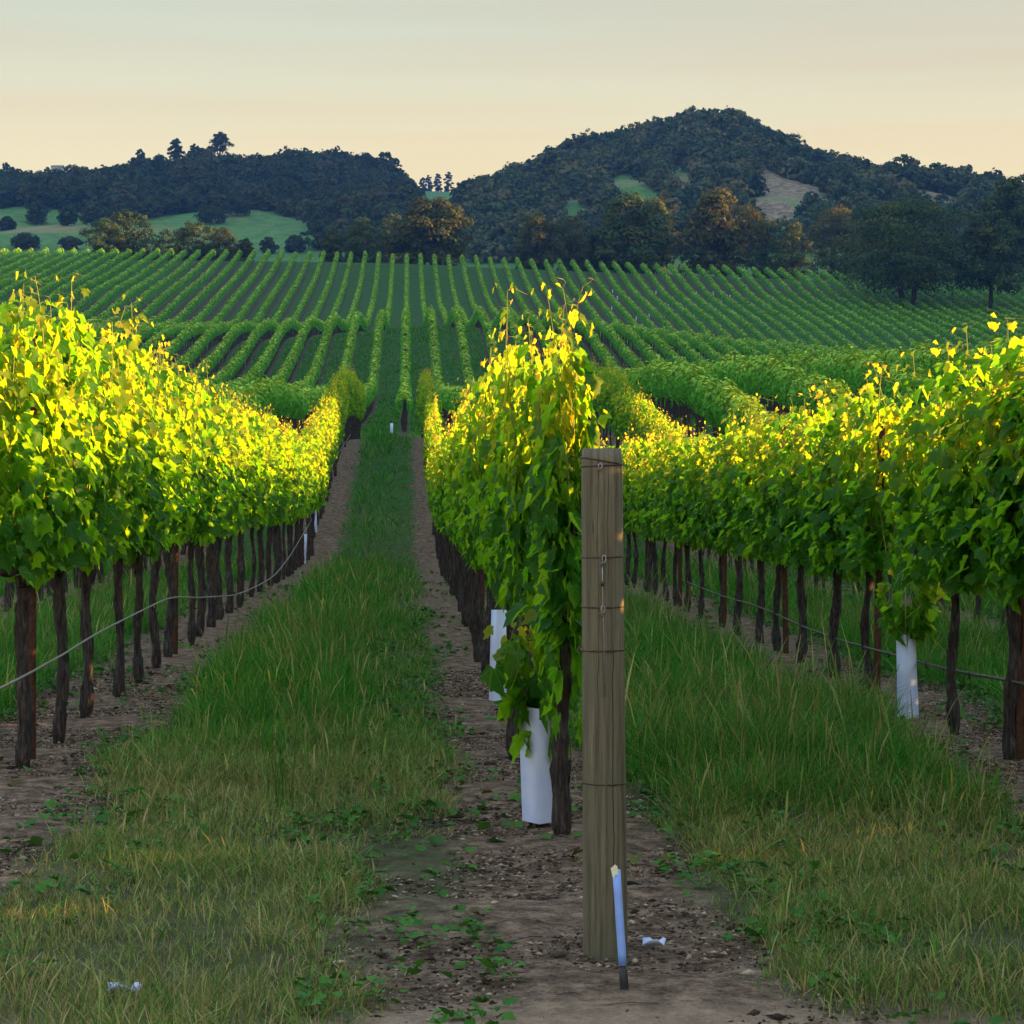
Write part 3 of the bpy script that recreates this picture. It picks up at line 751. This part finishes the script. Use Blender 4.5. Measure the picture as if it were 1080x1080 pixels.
def grass():
    g = np.random.default_rng(21)
    def mask(x, y):
        d = row_d(x) + .22 * fbm(x, y, 1.7, 2) + .10 * fbm(x, y, 7, 3)
        m = sstep(.34, .60, d - .13*sstep(1.2, 1.5, np.abs(x - CX)))
        bare = (1 - sstep(.52, .80, np.abs(x - .5) + .18*fbm(x, y, 3, 5))) * sstep(9.8, 8.6, y)
        trk = sstep(6.45, 5.9, y + .25*fbm(x, y, 2, 6)) * sstep(-.6, -.1, x) * (1 - sstep(1.6, 2.2, x))
        return m * (1 - np.clip(bare, 0, 1)) * (1 - trk)
    near = MB(); dryb = MB()
    for y0, y1, n, ws, hs in ((5.0, 9, 120000, .0036, .8), (9, 14, 150000, .0044, 1.), (14, 24, 190000, .0050, 1.05), (24, 42, 150000, .0085, 1.05), (42, 96, 130000, .018, .9)):
        x, y = scatter(n, y0, y1, g)
        m = mask(x, y); k = g.random(n) < m * np.clip(.62 + .5*fbm(x, y, 4, 41) + .3*fbm(x, y, 15, 42), .12, 1); x, y, m = x[k], y[k], m[k]
        alley_l = (x < CX)
        tall = np.where(alley_l, sstep(11.0, 14.0, y + .8*fbm(x, y, 1, 9)), sstep(8.6, 10.5, y + .5*fbm(x, y, 1, 9)))
        # in the left alley the strip nearest the middle row stays mown shorter
        short = np.where(alley_l & (x > LX), sstep(-.55, -.15, x + .2*fbm(x, y, .8, 12)), .1)
        cl = np.clip(.5 + .45*fbm(x, y, 2.2, 14) + .35*fbm(x, y, 9, 15), .08, 1.2)
        h = hs * ((.05 + .11*cl) * (1 - tall) + tall * (.10 + np.where(alley_l, .29, .36)*cl) * (1 - .62*short)) * g.uniform(.5, 1.25, len(x)) * (.45 + .55*m)
        dr = np.clip((1 - tall)*.72 + short*tall*.10 + .28*fbm(x, y, 1.2, 17) + g.normal(0, .36, len(x)), 0, 1)
        w = ws * g.uniform(.6, 1.5, len(x))
        V, Q, d = blades(x, y, h, w, dr, g, 1.15)
        near.add(V, None, Q, dry=d)
        # seed stalks
        s = g.random(len(x)) < (.018 + .03*tall) * (y < 40)
        V, Q, d = blades(x[s], y[s], h[s]*g.uniform(1.15, 1.5, s.sum()) + .05, w[s]*1.15, np.clip(g.normal(.65, .25, s.sum()), 0, 1), g, .45, np.ones(s.sum(), bool))
        near.add(V, None, Q, dry=d)
    # the lanes of the hillside block keep their turf beyond the headland
    for y0, y1, n, ws in ((94, 150, 110000, .035), (150, 240, 110000, .06)):
        y = g.uniform(y0, y1, n); x = g.uniform(-.09*y - 4, .12*y + 4, n)
        dd = np.abs((x + .2 + SP/2 + 50*SP) % SP - SP/2); dd = np.where(y < 100.5, 1.2, dd)
        k = g.random(n) < sstep(.34, .6, dd + .2*fbm(x, y, 1.1, 52)); x, y = x[k], y[k]
        h = g.uniform(.10, .30, len(x)) * np.clip(.8 + .5*fbm(x, y, .7, 55), .3, 1.3)
        V, Q, d = blades(x, y, h, ws * g.uniform(.6, 1.4, len(x)), np.clip(.12 + .2*fbm(x, y, .5, 57) + g.normal(0, .2, len(x)), 0, 1), g, .9)
        near.add(V, None, Q, dry=d)
    tag(obj('grass', near.mesh('grass', M['grass'])), 'green and straw coloured grass filling the alleys', None, None, 'stuff')
    # broad leaved weeds
    x, y = scatter(6500, 5.2, 26, g); d = row_d(x) + .2*fbm(x, y, 1.7, 2)
    k = (d > .38) & (d < 1.05) & (g.random(len(x)) < .65); x, y = x[k], y[k]
    P = []; Nn = []; D = []; S = []
    for cx, cy in zip(x, y):
        c = g.integers(5, 10); a = g.uniform(0, 6.28, c); r = g.uniform(.01, .07, c); z = float(H(cx, cy)) + g.uniform(.01, .07, c)
        P.append(np.stack([cx + r*np.cos(a), cy + r*np.sin(a), z], 1)); D.append(np.stack([np.cos(a), np.sin(a), g.normal(.1, .3, c)], 1)); Nn.append(np.stack([-.4*np.cos(a), -.4*np.sin(a), np.ones(c)], 1) + g.normal(0, .25, (c, 3))); S.append(g.uniform(.018, .048, c))
    P = np.concatenate(P); V, T = leaves(P, np.concatenate(Nn), np.concatenate(D), np.concatenate(S), g)
    mb = MB(); mb.add(V, T, None, tip=np.zeros(len(V))); tag(obj('weeds', mb.mesh('weeds', M['litter'])), 'low broad leaved weeds along the grass edges', None, None, 'stuff')
    # shed vine leaves and clippings on the dirt strips
    x, y = scatter(20000, 6.6, 40, g); d = row_d(x)
    k = (d < .75) & (g.random(len(x)) < np.clip(.25 + .9*fbm(x, y, 1.6, 31), 0, 1) * np.where(y < 9, .35, 1)); x, y = x[k], y[k]
    N = len(x); p = np.stack([x, y, H(x, y) + g.uniform(.012, .03, N)], 1)
    n = np.array([0, 0, 1.]) + g.normal(0, .35, (N, 3)); d = unit(g, N)
    V, T = leaves(p, n, d, g.uniform(.025, .075, N), g)
    mb = MB(); mb.add(V, T, None, tip=np.repeat((g.random(N) < .3) * g.uniform(.5, 1, N), LT_n)); tag(obj('shed_leaves', mb.mesh('shed_leaves', M['litter'])), 'shed vine leaves littering the dirt strips', None, None, 'stuff')
    # clods and chips of wood on the bare soil
    x, y = scatter(110000, 5.4, 18, g); d = row_d(x); k = (d < .75) | ((y < 9.3) & (np.abs(x - .5) < .8)); x, y = x[k], y[k]; N = len(x)
    s = g.uniform(.0022, .0085, N) * np.where(g.random(N) < .03, 2.2, 1); z = H(x, y)
    mb = MB(); oct_ = np.array([(1, 0, 0), (0, 1, 0), (-1, 0, 0), (0, -1, 0), (0, 0, .8), (0, 0, -.5)], float); fT = np.array([(0, 1, 4), (1, 2, 4), (2, 3, 4), (3, 0, 4), (1, 0, 5), (2, 1, 5), (3, 2, 5), (0, 3, 5)])
    a = g.uniform(0, 6.28, N); ex = g.uniform(.6, 3.2, N); V = oct_[None] * g.uniform(.6, 1.3, (N, 6, 1)); vx = V[..., 0] * ex[:, None]; vy = V[..., 1]
    V = np.stack([vx*np.cos(a)[:, None] - vy*np.sin(a)[:, None], vx*np.sin(a)[:, None] + vy*np.cos(a)[:, None], V[..., 2]], -1) * s[:, None, None] + np.stack([x, y, z + s*.25], 1)[:, None]
    T = (np.arange(N)[:, None, None]*6 + fT[None]).reshape(-1, 3)
    s_ = NT('clod'); r = s_.rnd(); mcl = s_.done(s_.bsdf(s_.ramp(r, [(0, (.022, .015, .011)), (.4, (.07, .046, .033)), (.75, (.20, .135, .095)), (1, (.46, .35, .25))]), .95, .1))
    mb.add(V.reshape(-1, 3), T); tag(obj('soil_clods', mb.mesh('soil_clods', mcl, False)), 'clods and wood chips on the bare dirt', None, None, 'stuff')
    # twigs
    mb = MB(); x, y = scatter(420, 6.2, 22, g); d = row_d(x); k = d < .6
    for cx, cy in zip(x[k], y[k]):
        L = g.uniform(.06, .4); a = g.uniform(0, 6.28); q = np.linspace(-.5, .5, 5); z = float(H(cx, cy)) + .012
        pts = np.stack([cx + L*q*math.cos(a) + .02*L*np.sin(q*9), cy + L*q*math.sin(a), z + .01*np.sin(q*5 + a)], 1); V, T, Q = tube(pts, g.uniform(.0015, .004), 4); mb.add(V, T, Q)
    tag(obj('twigs', mb.mesh('twigs', M['dead'])), 'pruned twigs lying on the dirt', None, None, 'stuff')
grass()

# one tall wispy weed that stands clear of the mown grass
def tall_weed():
    g = np.random.default_rng(9); x, y = px_x(297, 9.9), 9.9; mb = MB(); n = 26
    bx = g.normal(0, .035, n); by = g.normal(0, .035, n)
    for i in range(n):
        hgt = g.uniform(.22, .52); a = g.uniform(0, 6.28); L = g.uniform(.02, .09); t = np.linspace(0, 1, 6)
        pts = np.stack([bx[i] + L*t**2*math.cos(a), by[i] + L*t**2*math.sin(a), -.01 + hgt*t], 1)
        V, T, Q = tube(pts, np.interp(t, [0, .7, 1], [.0016, .0012, .0026]), 4); mb.add(V, T, Q, dry=float(np.clip(g.normal(.12, .15), 0, 1)))
    tag(obj('tall_weed', mb.mesh('tall_weed', M['grass']), None, (x, y, Hs(x, y))), 'tuft of tall thin green stalks standing alone in the short grass at lower left', 'weed')
tall_weed()

# scraps of litter
def scrap(x, y, w, label, seed):
    g = np.random.default_rng(seed); k = 9; a = np.arange(k) * 6.283 / k; r = w * g.uniform(.35, .6, k)
    top = np.stack([r*np.cos(a), r*.6*np.sin(a), .006 + w*.28*np.abs(np.sin(a*1.5 + 1))], 1)
    mid = np.array([[0, 0, .006]]); V = np.vstack([top, mid]); V2 = V - [0, 0, .002]
    T = [(i, (i+1) % k, k) for i in range(k)]; T2 = [(10 + (i+1) % k, 10 + i, 10 + k) for i in range(k)]
    Q = [(i, 10 + i, 10 + (i+1) % k, (i+1) % k) for i in range(k)]
    mb = MB(); mb.add(np.vstack([V, V2]), T + T2, Q); tag(obj('plastic_scrap', mb.mesh('plastic_scrap', M['carton'], False), None, (x, y, Hs(x, y) + .015)), label, 'litter')
scrap(px_x(691, 7.03), 7.03, .085, 'crumpled white scrap on the dirt right of the wooden post', 2)
scrap(px_x(130, 6.38), 6.38, .10, 'flat pale scrap lying in the grass at lower left', 4)

# ------------------------------------------------------------------ trees
def tree_meshes(seed, Rw, Ht, cb, ncards, csize, mat, nl=46, flat=.8, trunks=1, tr=.035, lean=0., bare=.0):
    """Rw crown half-width, Ht height, cb crown bottom height"""
    g = np.random.default_rng(seed); hc = Ht - cb
    L = []
    for i in range(nl):
        a = i * 2.39996 + g.uniform(-.5, .5); q = g.uniform(.25, 1) ** .6; zq = ((i + g.uniform(0, 1)) / nl)
        env = math.sqrt(max(.04, 1 - ((zq - .36) / .66)**2)) if zq > .36 else .80 + .20 * zq / .36
        lr = g.uniform(.20, .36) * (1.12 - .4*zq)
        r = q * max(.03, env * g.uniform(.82, 1.12) - lr*.6)
        L.append((Rw*r*math.cos(a), Rw*r*math.sin(a), cb + hc*(.04 + .86*zq), Rw*lr))
    for i in range(nl // 5):
        L.append((g.normal(0, Rw*.25), g.normal(0, Rw*.25), cb + hc*g.uniform(.15, .8), Rw*.3))
    L = np.array(L); wgt = L[:, 3]**2; wgt /= wgt.sum()
    idx = g.choice(len(L), ncards, p=wgt)
    u = unit(g, ncards); u[:, 2] = np.where(u[:, 2] < -.35, -u[:, 2]*.5, u[:, 2])
    rr = L[idx, 3] * g.uniform(.35, 1.12, ncards) ** .5
    p = L[idx, :3] + u * rr[:, None] * np.array([1, 1, flat])
    n = u * 1.2 + [0, 0, .25] + unit(g, ncards) * .55
    V, Q = cards(p, n, csize * g.uniform(.5, 1.4, ncards), g)
    mb = MB(); tipv = np.clip(g.normal(.15, .2, len(L)), 0, 1)[idx] * .8
    mb.add(V, None, Q, tip=np.repeat(tipv, 4), tone=np.repeat(g.random(len(L))[idx], 4))
    tk = MB()
    for q in range(trunks):
        sx = (q - (trunks - 1)/2) * Rw*.09 + lean*q
        tt = np.linspace(0, 1, 8); top = np.array([sx*3 + g.normal(0, Rw*.06), g.normal(0, Rw*.06), cb + hc*.45])
        pts = np.array([sx, 0, -.4]) * (1 - tt)[:, None] + top * tt[:, None] + np.stack([.02*Ht*np.sin(tt*4 + q), .015*Ht*np.sin(tt*5), 0*tt], 1)
        r0 = Ht * tr
        V, T, Q = tube(pts, np.interp(tt, [0, .08, .5, 1], [1.35*r0, r0, .75*r0, .35*r0]), 9); tk.add(V, T, Q)
        for i in g.choice(len(L), min(len(L), 9), replace=False):
            s = pts[g.integers(3, 7)]; e = L[i, :3]; m = (s + e)/2 + [0, 0, -.03*Ht]
            V, T, Q = tube([s, m, e], [r0*.42, r0*.26, r0*.08], 6); tk.add(V, T, Q)
    return mb, tk

def tree(px, base_y, top_y, wpx, Y, label, mat='tree_leaf', seed=0, ncards=9000, cs=None, cb=.07, name='oak_tree', cat='tree', group=None, **kw):
    x = px_x(px, Y); z = Hs(x, Y); Rw = wpx * Y / F / 2 * (1.12 if Y < 480 else 1.0); top = px_z(top_y, Y); Ht = max(2.5, (top - z) * 1.03)
    t = thing(name, (x, Y, z), label, cat, group, random.uniform(0, 6.28) if not kw.get('keep') else 0)
    kw.pop('keep', None)
    mb, tk = tree_meshes(seed, Rw, Ht, Ht*cb, ncards, cs or max(.30, Rw*.062), M[mat], **kw)
    obj('crown', mb.mesh('crown', M[mat]), t); obj('trunk', tk.mesh('trunk', M['tree_bark']), t)
    return t

G_CR = 'trees lined up along the crest of the vineyard'
crest = [
 (110, 268, 229, 46, 446, 'dark rounded tree at the left end of the left tree clump', 'tree_leaf', {}),
 (137, 268, 220, 62, 452, 'tallest dark oak in the tree clump at left, warm light on its top', 'tree_leaf', {}),
 (178, 268, 240, 42, 455, 'low dark tree in the middle of the left tree clump', 'tree_leaf', {}),
 (205, 268, 232, 50, 448, 'olive tree in the left clump beside its rusty neighbour', 'tree_leaf', {}),
 (236, 268, 239, 42, 446, 'golden brown tree near the right end of the left clump', 'brown_leaf', {}),
 (259, 270, 250, 22, 444, 'small rusty bush ending the left tree clump', 'brown_leaf', {}),
 (350, 272, 241, 30, 446, 'small rusty tree left of the broad lit oak', 'brown_leaf', {}),
 (383, 272, 230, 56, 450, 'dark tree between the small rusty tree and the broad lit oak', 'tree_leaf', {}),
 (415, 272, 222, 46, 456, 'dark oak tucked behind the broad lit oak', 'tree_leaf', {}),
 (455, 274, 206, 86, 446, 'broad lit oak standing alone left of centre on the crest', 'brown_leaf', dict(ncards=14000)),
 (566, 280, 224, 54, 444, 'rust coloured oak left of the large dark oak', 'brown_leaf', {}),
 (604, 280, 226, 46, 448, 'warm brown oak just left of the large dark oak', 'brown_leaf', {}),
 (628, 280, 246, 36, 452, 'low dark tree filling the gap beside the large dark oak', 'tree_leaf', {}),
 (668, 282, 203, 92, 450, 'large dark oak at the middle of the crest', 'tree_leaf', dict(ncards=14000)),
 (700, 280, 192, 34, 470, 'thin pale crowned tree poking up behind the large dark oak', 'brown_leaf', dict(ncards=3000)),
 (757, 282, 197, 82, 446, 'tall round oak with a warm lit top, right of the large dark oak', 'brown_leaf', dict(ncards=14000)),
 (808, 282, 228, 46, 446, 'dark tree right of the tall round lit oak', 'tree_leaf', {}),
 (836, 282, 232, 44, 452, 'dark tree second right of the tall round lit oak', 'tree_leaf', {}),
 (880, 284, 215, 66, 444, 'open brown oak with bare limbs left of the big spreading oak', 'brown_leaf', dict(ncards=6000)),
 (935, 284, 212, 70, 446, 'olive oak rising behind the big spreading oak', 'tree_leaf', {}),
 (1062, 292, 184, 76, 436, 'tall leafy oak at the right edge of the picture', 'tree_leaf', dict(ncards=14000)),
]
for i, (px, by, ty, w, Y, lab, m, kw) in enumerate(crest):
    tree(px, by, ty, w, Y, lab, m, 500 + i, group=G_CR, **kw)
big = tree(956, 327, 210, 152, 390, 'big spreading dark oak growing among the vine rows at right', 'tree_leaf', 641, 26000, .42, .16, trunks=2, tr=.026, nl=70, keep=True, flat=.7)
tree(1044, 322, 220, 88, 388, 'leaning dark oak joined to the right of the big spreading oak', 'tree_leaf', 642, 13000, .42, .2, tr=.022, nl=40, keep=True)

# meadow trees and bushes below the left-hand wood
mead = [(38, 210, 237, 36, 'dark round tree at the top left of the meadow'), (8, 229, 243, 24, 'bush at the left edge of the meadow'), (72, 217, 238, 26, 'low green tree right of the dark round meadow tree'), (97, 214, 238, 30, 'green tree in the hedge above the meadow, at its left'), (122, 212, 238, 30, 'green tree in the hedge above the meadow, at its middle'), (146, 214, 237, 24, 'small tree at the right end of the meadow hedge'),
        (190, 206, 226, 40, 'dark spreading tree on the meadow edge above the left clump'), (222, 218, 236, 44, 'bright green bushy tree above the left tree clump'), (250, 208, 228, 34, 'dark green tree leaning out over the sloping meadow'), (26, 247, 264, 40, 'dark bush low on the meadow at far left'), (74, 250, 264, 26, 'small bush low on the meadow beside the left clump'), (283, 250, 268, 22, 'lone small bush low on the green slope'), (312, 248, 268, 26, 'dim bush at the foot of the left wood'), (335, 234, 264, 40, 'grey green tree at the foot of the left wood')]
for i, (px, ty, by, w, lab) in enumerate(mead):
    tree(px, 0, ty, w, where_on_slope(px, by), lab, 'wood_leaf', 700 + i, 2600, .6, .02, name='meadow_tree', group='trees dotted over the meadow', nl=24)

# woods on the two hills: far masses, one object each
def proto(seed, n=300):
    mb, tk = tree_meshes(seed, 1., 1.55, .05, n, .22, None, nl=16)
    return np.concatenate(mb.V), np.concatenate(mb.Q)
PROTO = [proto(800 + i) for i in range(7)]
def gapmask(x, y):
    f = lambda cx, cy, rx, ry: ((x - cx)/rx)**2 + ((y + 12 - cy)/(ry + 16))**2
    n = .5 * fbm(x, y, .08, 77)
    g = np.zeros(x.shape, bool)
    for cx, cy, rx, ry in GAPS: g |= f(cx, cy, rx, ry) + n < 1.0
    g |= (x < px_x(478, 900)) & (x > px_x(436, 900))
    return g
def woods(name, px0, px1, y0, y1, n, label, seed, front, mat):
    g = np.random.default_rng(seed); mb = MB()
    y = g.uniform(y0, y1, n); px = g.uniform(px0, px1, n); x = px_x(px, y)
    k = front(px, y, x); x, y = x[k], y[k]
    # keep the trees a few metres apart
    cell = {}; keep = []
    for i in range(len(x)):
        c = (int(x[i] // 4.2), int(y[i] // 5.6))
        if c in cell: continue
        cell[c] = 1; keep.append(i)
    x, y = x[keep], y[keep]; z = H(x, y)
    for i in range(len(x)):
        V, Q = PROTO[g.integers(7)]; a = g.uniform(0, 6.28); s = g.uniform(3.0, 5.6) * (1.35 if g.random() < .10 else 1); sz = s * g.uniform(.85, 1.15)
        W = np.stack([(V[:, 0]*math.cos(a) - V[:, 1]*math.sin(a))*s + x[i], (V[:, 0]*math.sin(a) + V[:, 1]*math.cos(a))*s + y[i], V[:, 2]*sz + z[i] - .15*sz], 1)
        mb.add(W, None, Q, tip=np.clip(g.normal(.2, .35), 0, 1), tone=g.random())
    print(name, len(x))
    tag(obj(name, mb.mesh(name, M[mat])), label, None, None, 'stuff')
def fl(px, y, x):
    lim = np.interp(px, [-60, 150, 225, 300, 325, 345, 440], [765, 765, 772, 752, 725, 640, 640])
    return (y > lim) & ~(px > 441)
woods('woodland', -40, 441, 640, 1035, 9000, 'dark oak wood covering the left hill', 31, fl, 'wood_leaf')
def fr(px, y, x): return ~gapmask(x, y)
woods('woodland', 468, 1120, 610, 985, 12500, 'oak wood with bare gaps covering the right hill', 32, fr, 'lit_hill_leaf')

# trees standing clear on the skylines
for i, (px, ty, w, lab) in enumerate([(148, 157, 13, 'small round tree with sky under its crown on the left skyline'), (186, 146, 20, 'tall dark tree on the left skyline, left of the highest one'), (232, 139, 27, 'highest broad tree on the left skyline'), (205, 152, 16, 'short tree between the two tall ones on the left skyline')]):
    tree(px, 0, ty, w, 1004, lab, 'wood_leaf', 860 + i, 2600, .75, .45, name='skyline_tree', group='trees on the skyline', nl=26)
for i, (px, ty, w, lab) in enumerate([(452, 184, 12, 'small tree at the left of the far ridge in the notch between the hills'), (462, 182, 12, 'middle small tree on the far ridge in the notch between the hills'), (473, 180, 12, 'slim tree at the right of the far ridge in the notch between the hills'), (446, 186, 10, 'tiny tree beside the left hill in the notch')]):
    tree(px, 0, ty, w, 1500, lab, 'wood_leaf', 870 + i, 1500, 1.0, .04, name='skyline_tree', group='trees on the skyline', nl=22)

# white house half hidden in the left wood
hx, hy = px_x(61, 900), 900.0; hz = px_z(182, 900)
t = thing('farm_house', (hx, hy, hz), 'tiny white house half hidden in the wood on the left hill', 'house')
mb = MB(); V = [(sx*2.2, sy*3, z) for z in (-8, 2.0) for sx, sy in ((-1, -1), (1, -1), (1, 1), (-1, 1))]; mb.add(V, None, [(0, 1, 5, 4), (1, 2, 6, 5), (2, 3, 7, 6), (3, 0, 4, 7)]); obj('wall', mb.mesh('house_wall', M['plaster'], False), t)
mb = MB(); mb.add([(-2.6, -3.4, 1.95), (2.6, -3.4, 1.95), (2.6, 3.4, 1.95), (-2.6, 3.4, 1.95), (-2.6, 0, 3.1), (2.6, 0, 3.1)], [(0, 4, 3), (1, 2, 5)], [(0, 1, 5, 4), (2, 3, 4, 5)]); obj('roof', mb.mesh('house_roof', M['slate'], False), t)
mb = MB(); mb.add([(-.5, -3.03, .4), (.5, -3.03, .4), (.5, -3.03, 1.4), (-.5, -3.03, 1.4)], None, [(0, 1, 2, 3)]); obj('window', mb.mesh('house_window', M['glass'], False), t)

# ------------------------------------------------------------------ air
def haze():
    s = NT('evening_haze'); v = s.n('ShaderNodeVolumePrincipled')
    v.inputs['Density'].default_value = HAZE; v.inputs['Color'].default_value = (.10, .32, 1., 1); v.inputs['Anisotropy'].default_value = .2
    s.l(v.outputs[0], s.out.inputs['Volume'])
    x0, x1, y0, y1, z0, z1 = -1150, 1150, -75, 1770, -3, 372
    V = [(x, y, z) for z in (z0, z1) for x, y in ((x0, y0), (x1, y0), (x1, y1), (x0, y1))]
    me = mesh_np('haze', np.array(V, float), [np.array([(3, 2, 1, 0), (4, 5, 6, 7), (0, 1, 5, 4), (1, 2, 6, 5), (2, 3, 7, 6), (3, 0, 4, 7)])], s.m, smooth=False)
    tag(obj('haze', me), None, None, None, 'stuff')
HAZE = .00014
haze()

# ------------------------------------------------------------------ sky, sun, camera
w = bpy.data.worlds.new('World'); scene.world = w; w.use_nodes = True
nt = w.node_tree; nt.nodes.clear()
N = nt.nodes.new; Lk = nt.links.new
sky = N('ShaderNodeTexSky'); sky.sky_type = 'NISHITA'; sky.sun_disc = False
sky.sun_elevation = R(SUN_EL); sky.sun_rotation = R(SUN_AZ); sky.air_density = 1.0; sky.dust_density = 3.0; sky.ozone_density = 1.0
tc = N('ShaderNodeTexCoord'); sep = N('ShaderNodeSeparateXYZ'); Lk(tc.outputs['Generated'], sep.inputs[0])
# thin evening cloud veil: streaks along the horizon, warm low down
mp = N('ShaderNodeMapping'); mp.inputs['Scale'].default_value = (1.2, 1.2, 26); Lk(tc.outputs['Generated'], mp.inputs[0])
no = N('ShaderNodeTexNoise'); no.inputs['Scale'].default_value = 1.6; no.inputs['Detail'].default_value = 5; Lk(mp.outputs[0], no.inputs['Vector'])
rp = N('ShaderNodeValToRGB'); Lk(sep.outputs['Z'], rp.inputs[0])
els = rp.color_ramp.elements
stops = [(0.0, (.96, .66, .26)), (.10, (.93, .70, .32)), (.155, (.83, .69, .36)), (.20, (.66, .62, .38)), (.24, (.52, .55, .39)), (.5, (.72, .95, 1.16)), (1., (.62, .92, 1.32))]
while len(els) < len(stops): els.new(.5)
for i, (p, c) in enumerate(stops): els[i].position = p; els[i].color = (*c, 1)
st = N('ShaderNodeMapRange'); Lk(no.outputs[0], st.inputs[0]); st.inputs[1].default_value = .4; st.inputs[2].default_value = .7; st.inputs[3].default_value = 1.03; st.inputs[4].default_value = .90
ml = N('ShaderNodeMix'); ml.data_type = 'RGBA'; ml.blend_type = 'MULTIPLY'; Lk(rp.outputs[0], ml.inputs[6]); ml.inputs[7].default_value = (.99, .86, .78, 1)
st.inputs[3].default_value = 0; st.inputs[4].default_value = .85; Lk(st.outputs[0], ml.inputs[0])
sc = N('ShaderNodeMix'); sc.data_type = 'RGBA'; sc.blend_type = 'MULTIPLY'; sc.inputs[0].default_value = 1
VEIL = 2.5; Lk(ml.outputs[2], sc.inputs[6]); sc.inputs[7].default_value = (VEIL, VEIL, VEIL, 1)
mx = N('ShaderNodeMix'); mx.data_type = 'RGBA'; mx.inputs[0].default_value = .93; Lk(sky.outputs[0], mx.inputs[6]); Lk(sc.outputs[2], mx.inputs[7])
bg = N('ShaderNodeBackground'); bg.inputs['Strength'].default_value = .1; Lk(mx.outputs[2], bg.inputs[0])
ow = N('ShaderNodeOutputWorld'); Lk(bg.outputs[0], ow.inputs[0])

sd = bpy.data.lights.new('sun', 'SUN'); sd.energy = 5.0; sd.angle = R(.5); sd.color = (1., .51, .14)
so = bpy.data.objects.new('sun', sd); C.objects.link(so)
a, e = R(SUN_AZ), R(SUN_EL)
so.rotation_euler = Vector((-math.sin(a)*math.cos(e), -math.cos(a)*math.cos(e), -math.sin(e))).to_track_quat('-Z', 'Y').to_euler()

cd = bpy.data.cameras.new('camera'); cd.sensor_width = 36; cd.lens = F / 1080 * 36
cd.shift_x = (540 - VX) / 1080; cd.shift_y = (VY - 540) / 1080
cd.clip_start = .1; cd.clip_end = 12000
co = bpy.data.objects.new('camera', cd); C.objects.link(co); co.location = (0, 0, EYE); co.rotation_euler = (R(90), 0, 0)
scene.camera = co
scene.view_settings.view_transform = 'Standard'; scene.view_settings.look = 'None'
scene.view_settings.exposure = 2.38; scene.view_settings.gamma = 1
scene.cycles.volume_bounces = 0; scene.cycles.max_bounces = 8; scene.cycles.transparent_max_bounces = 8
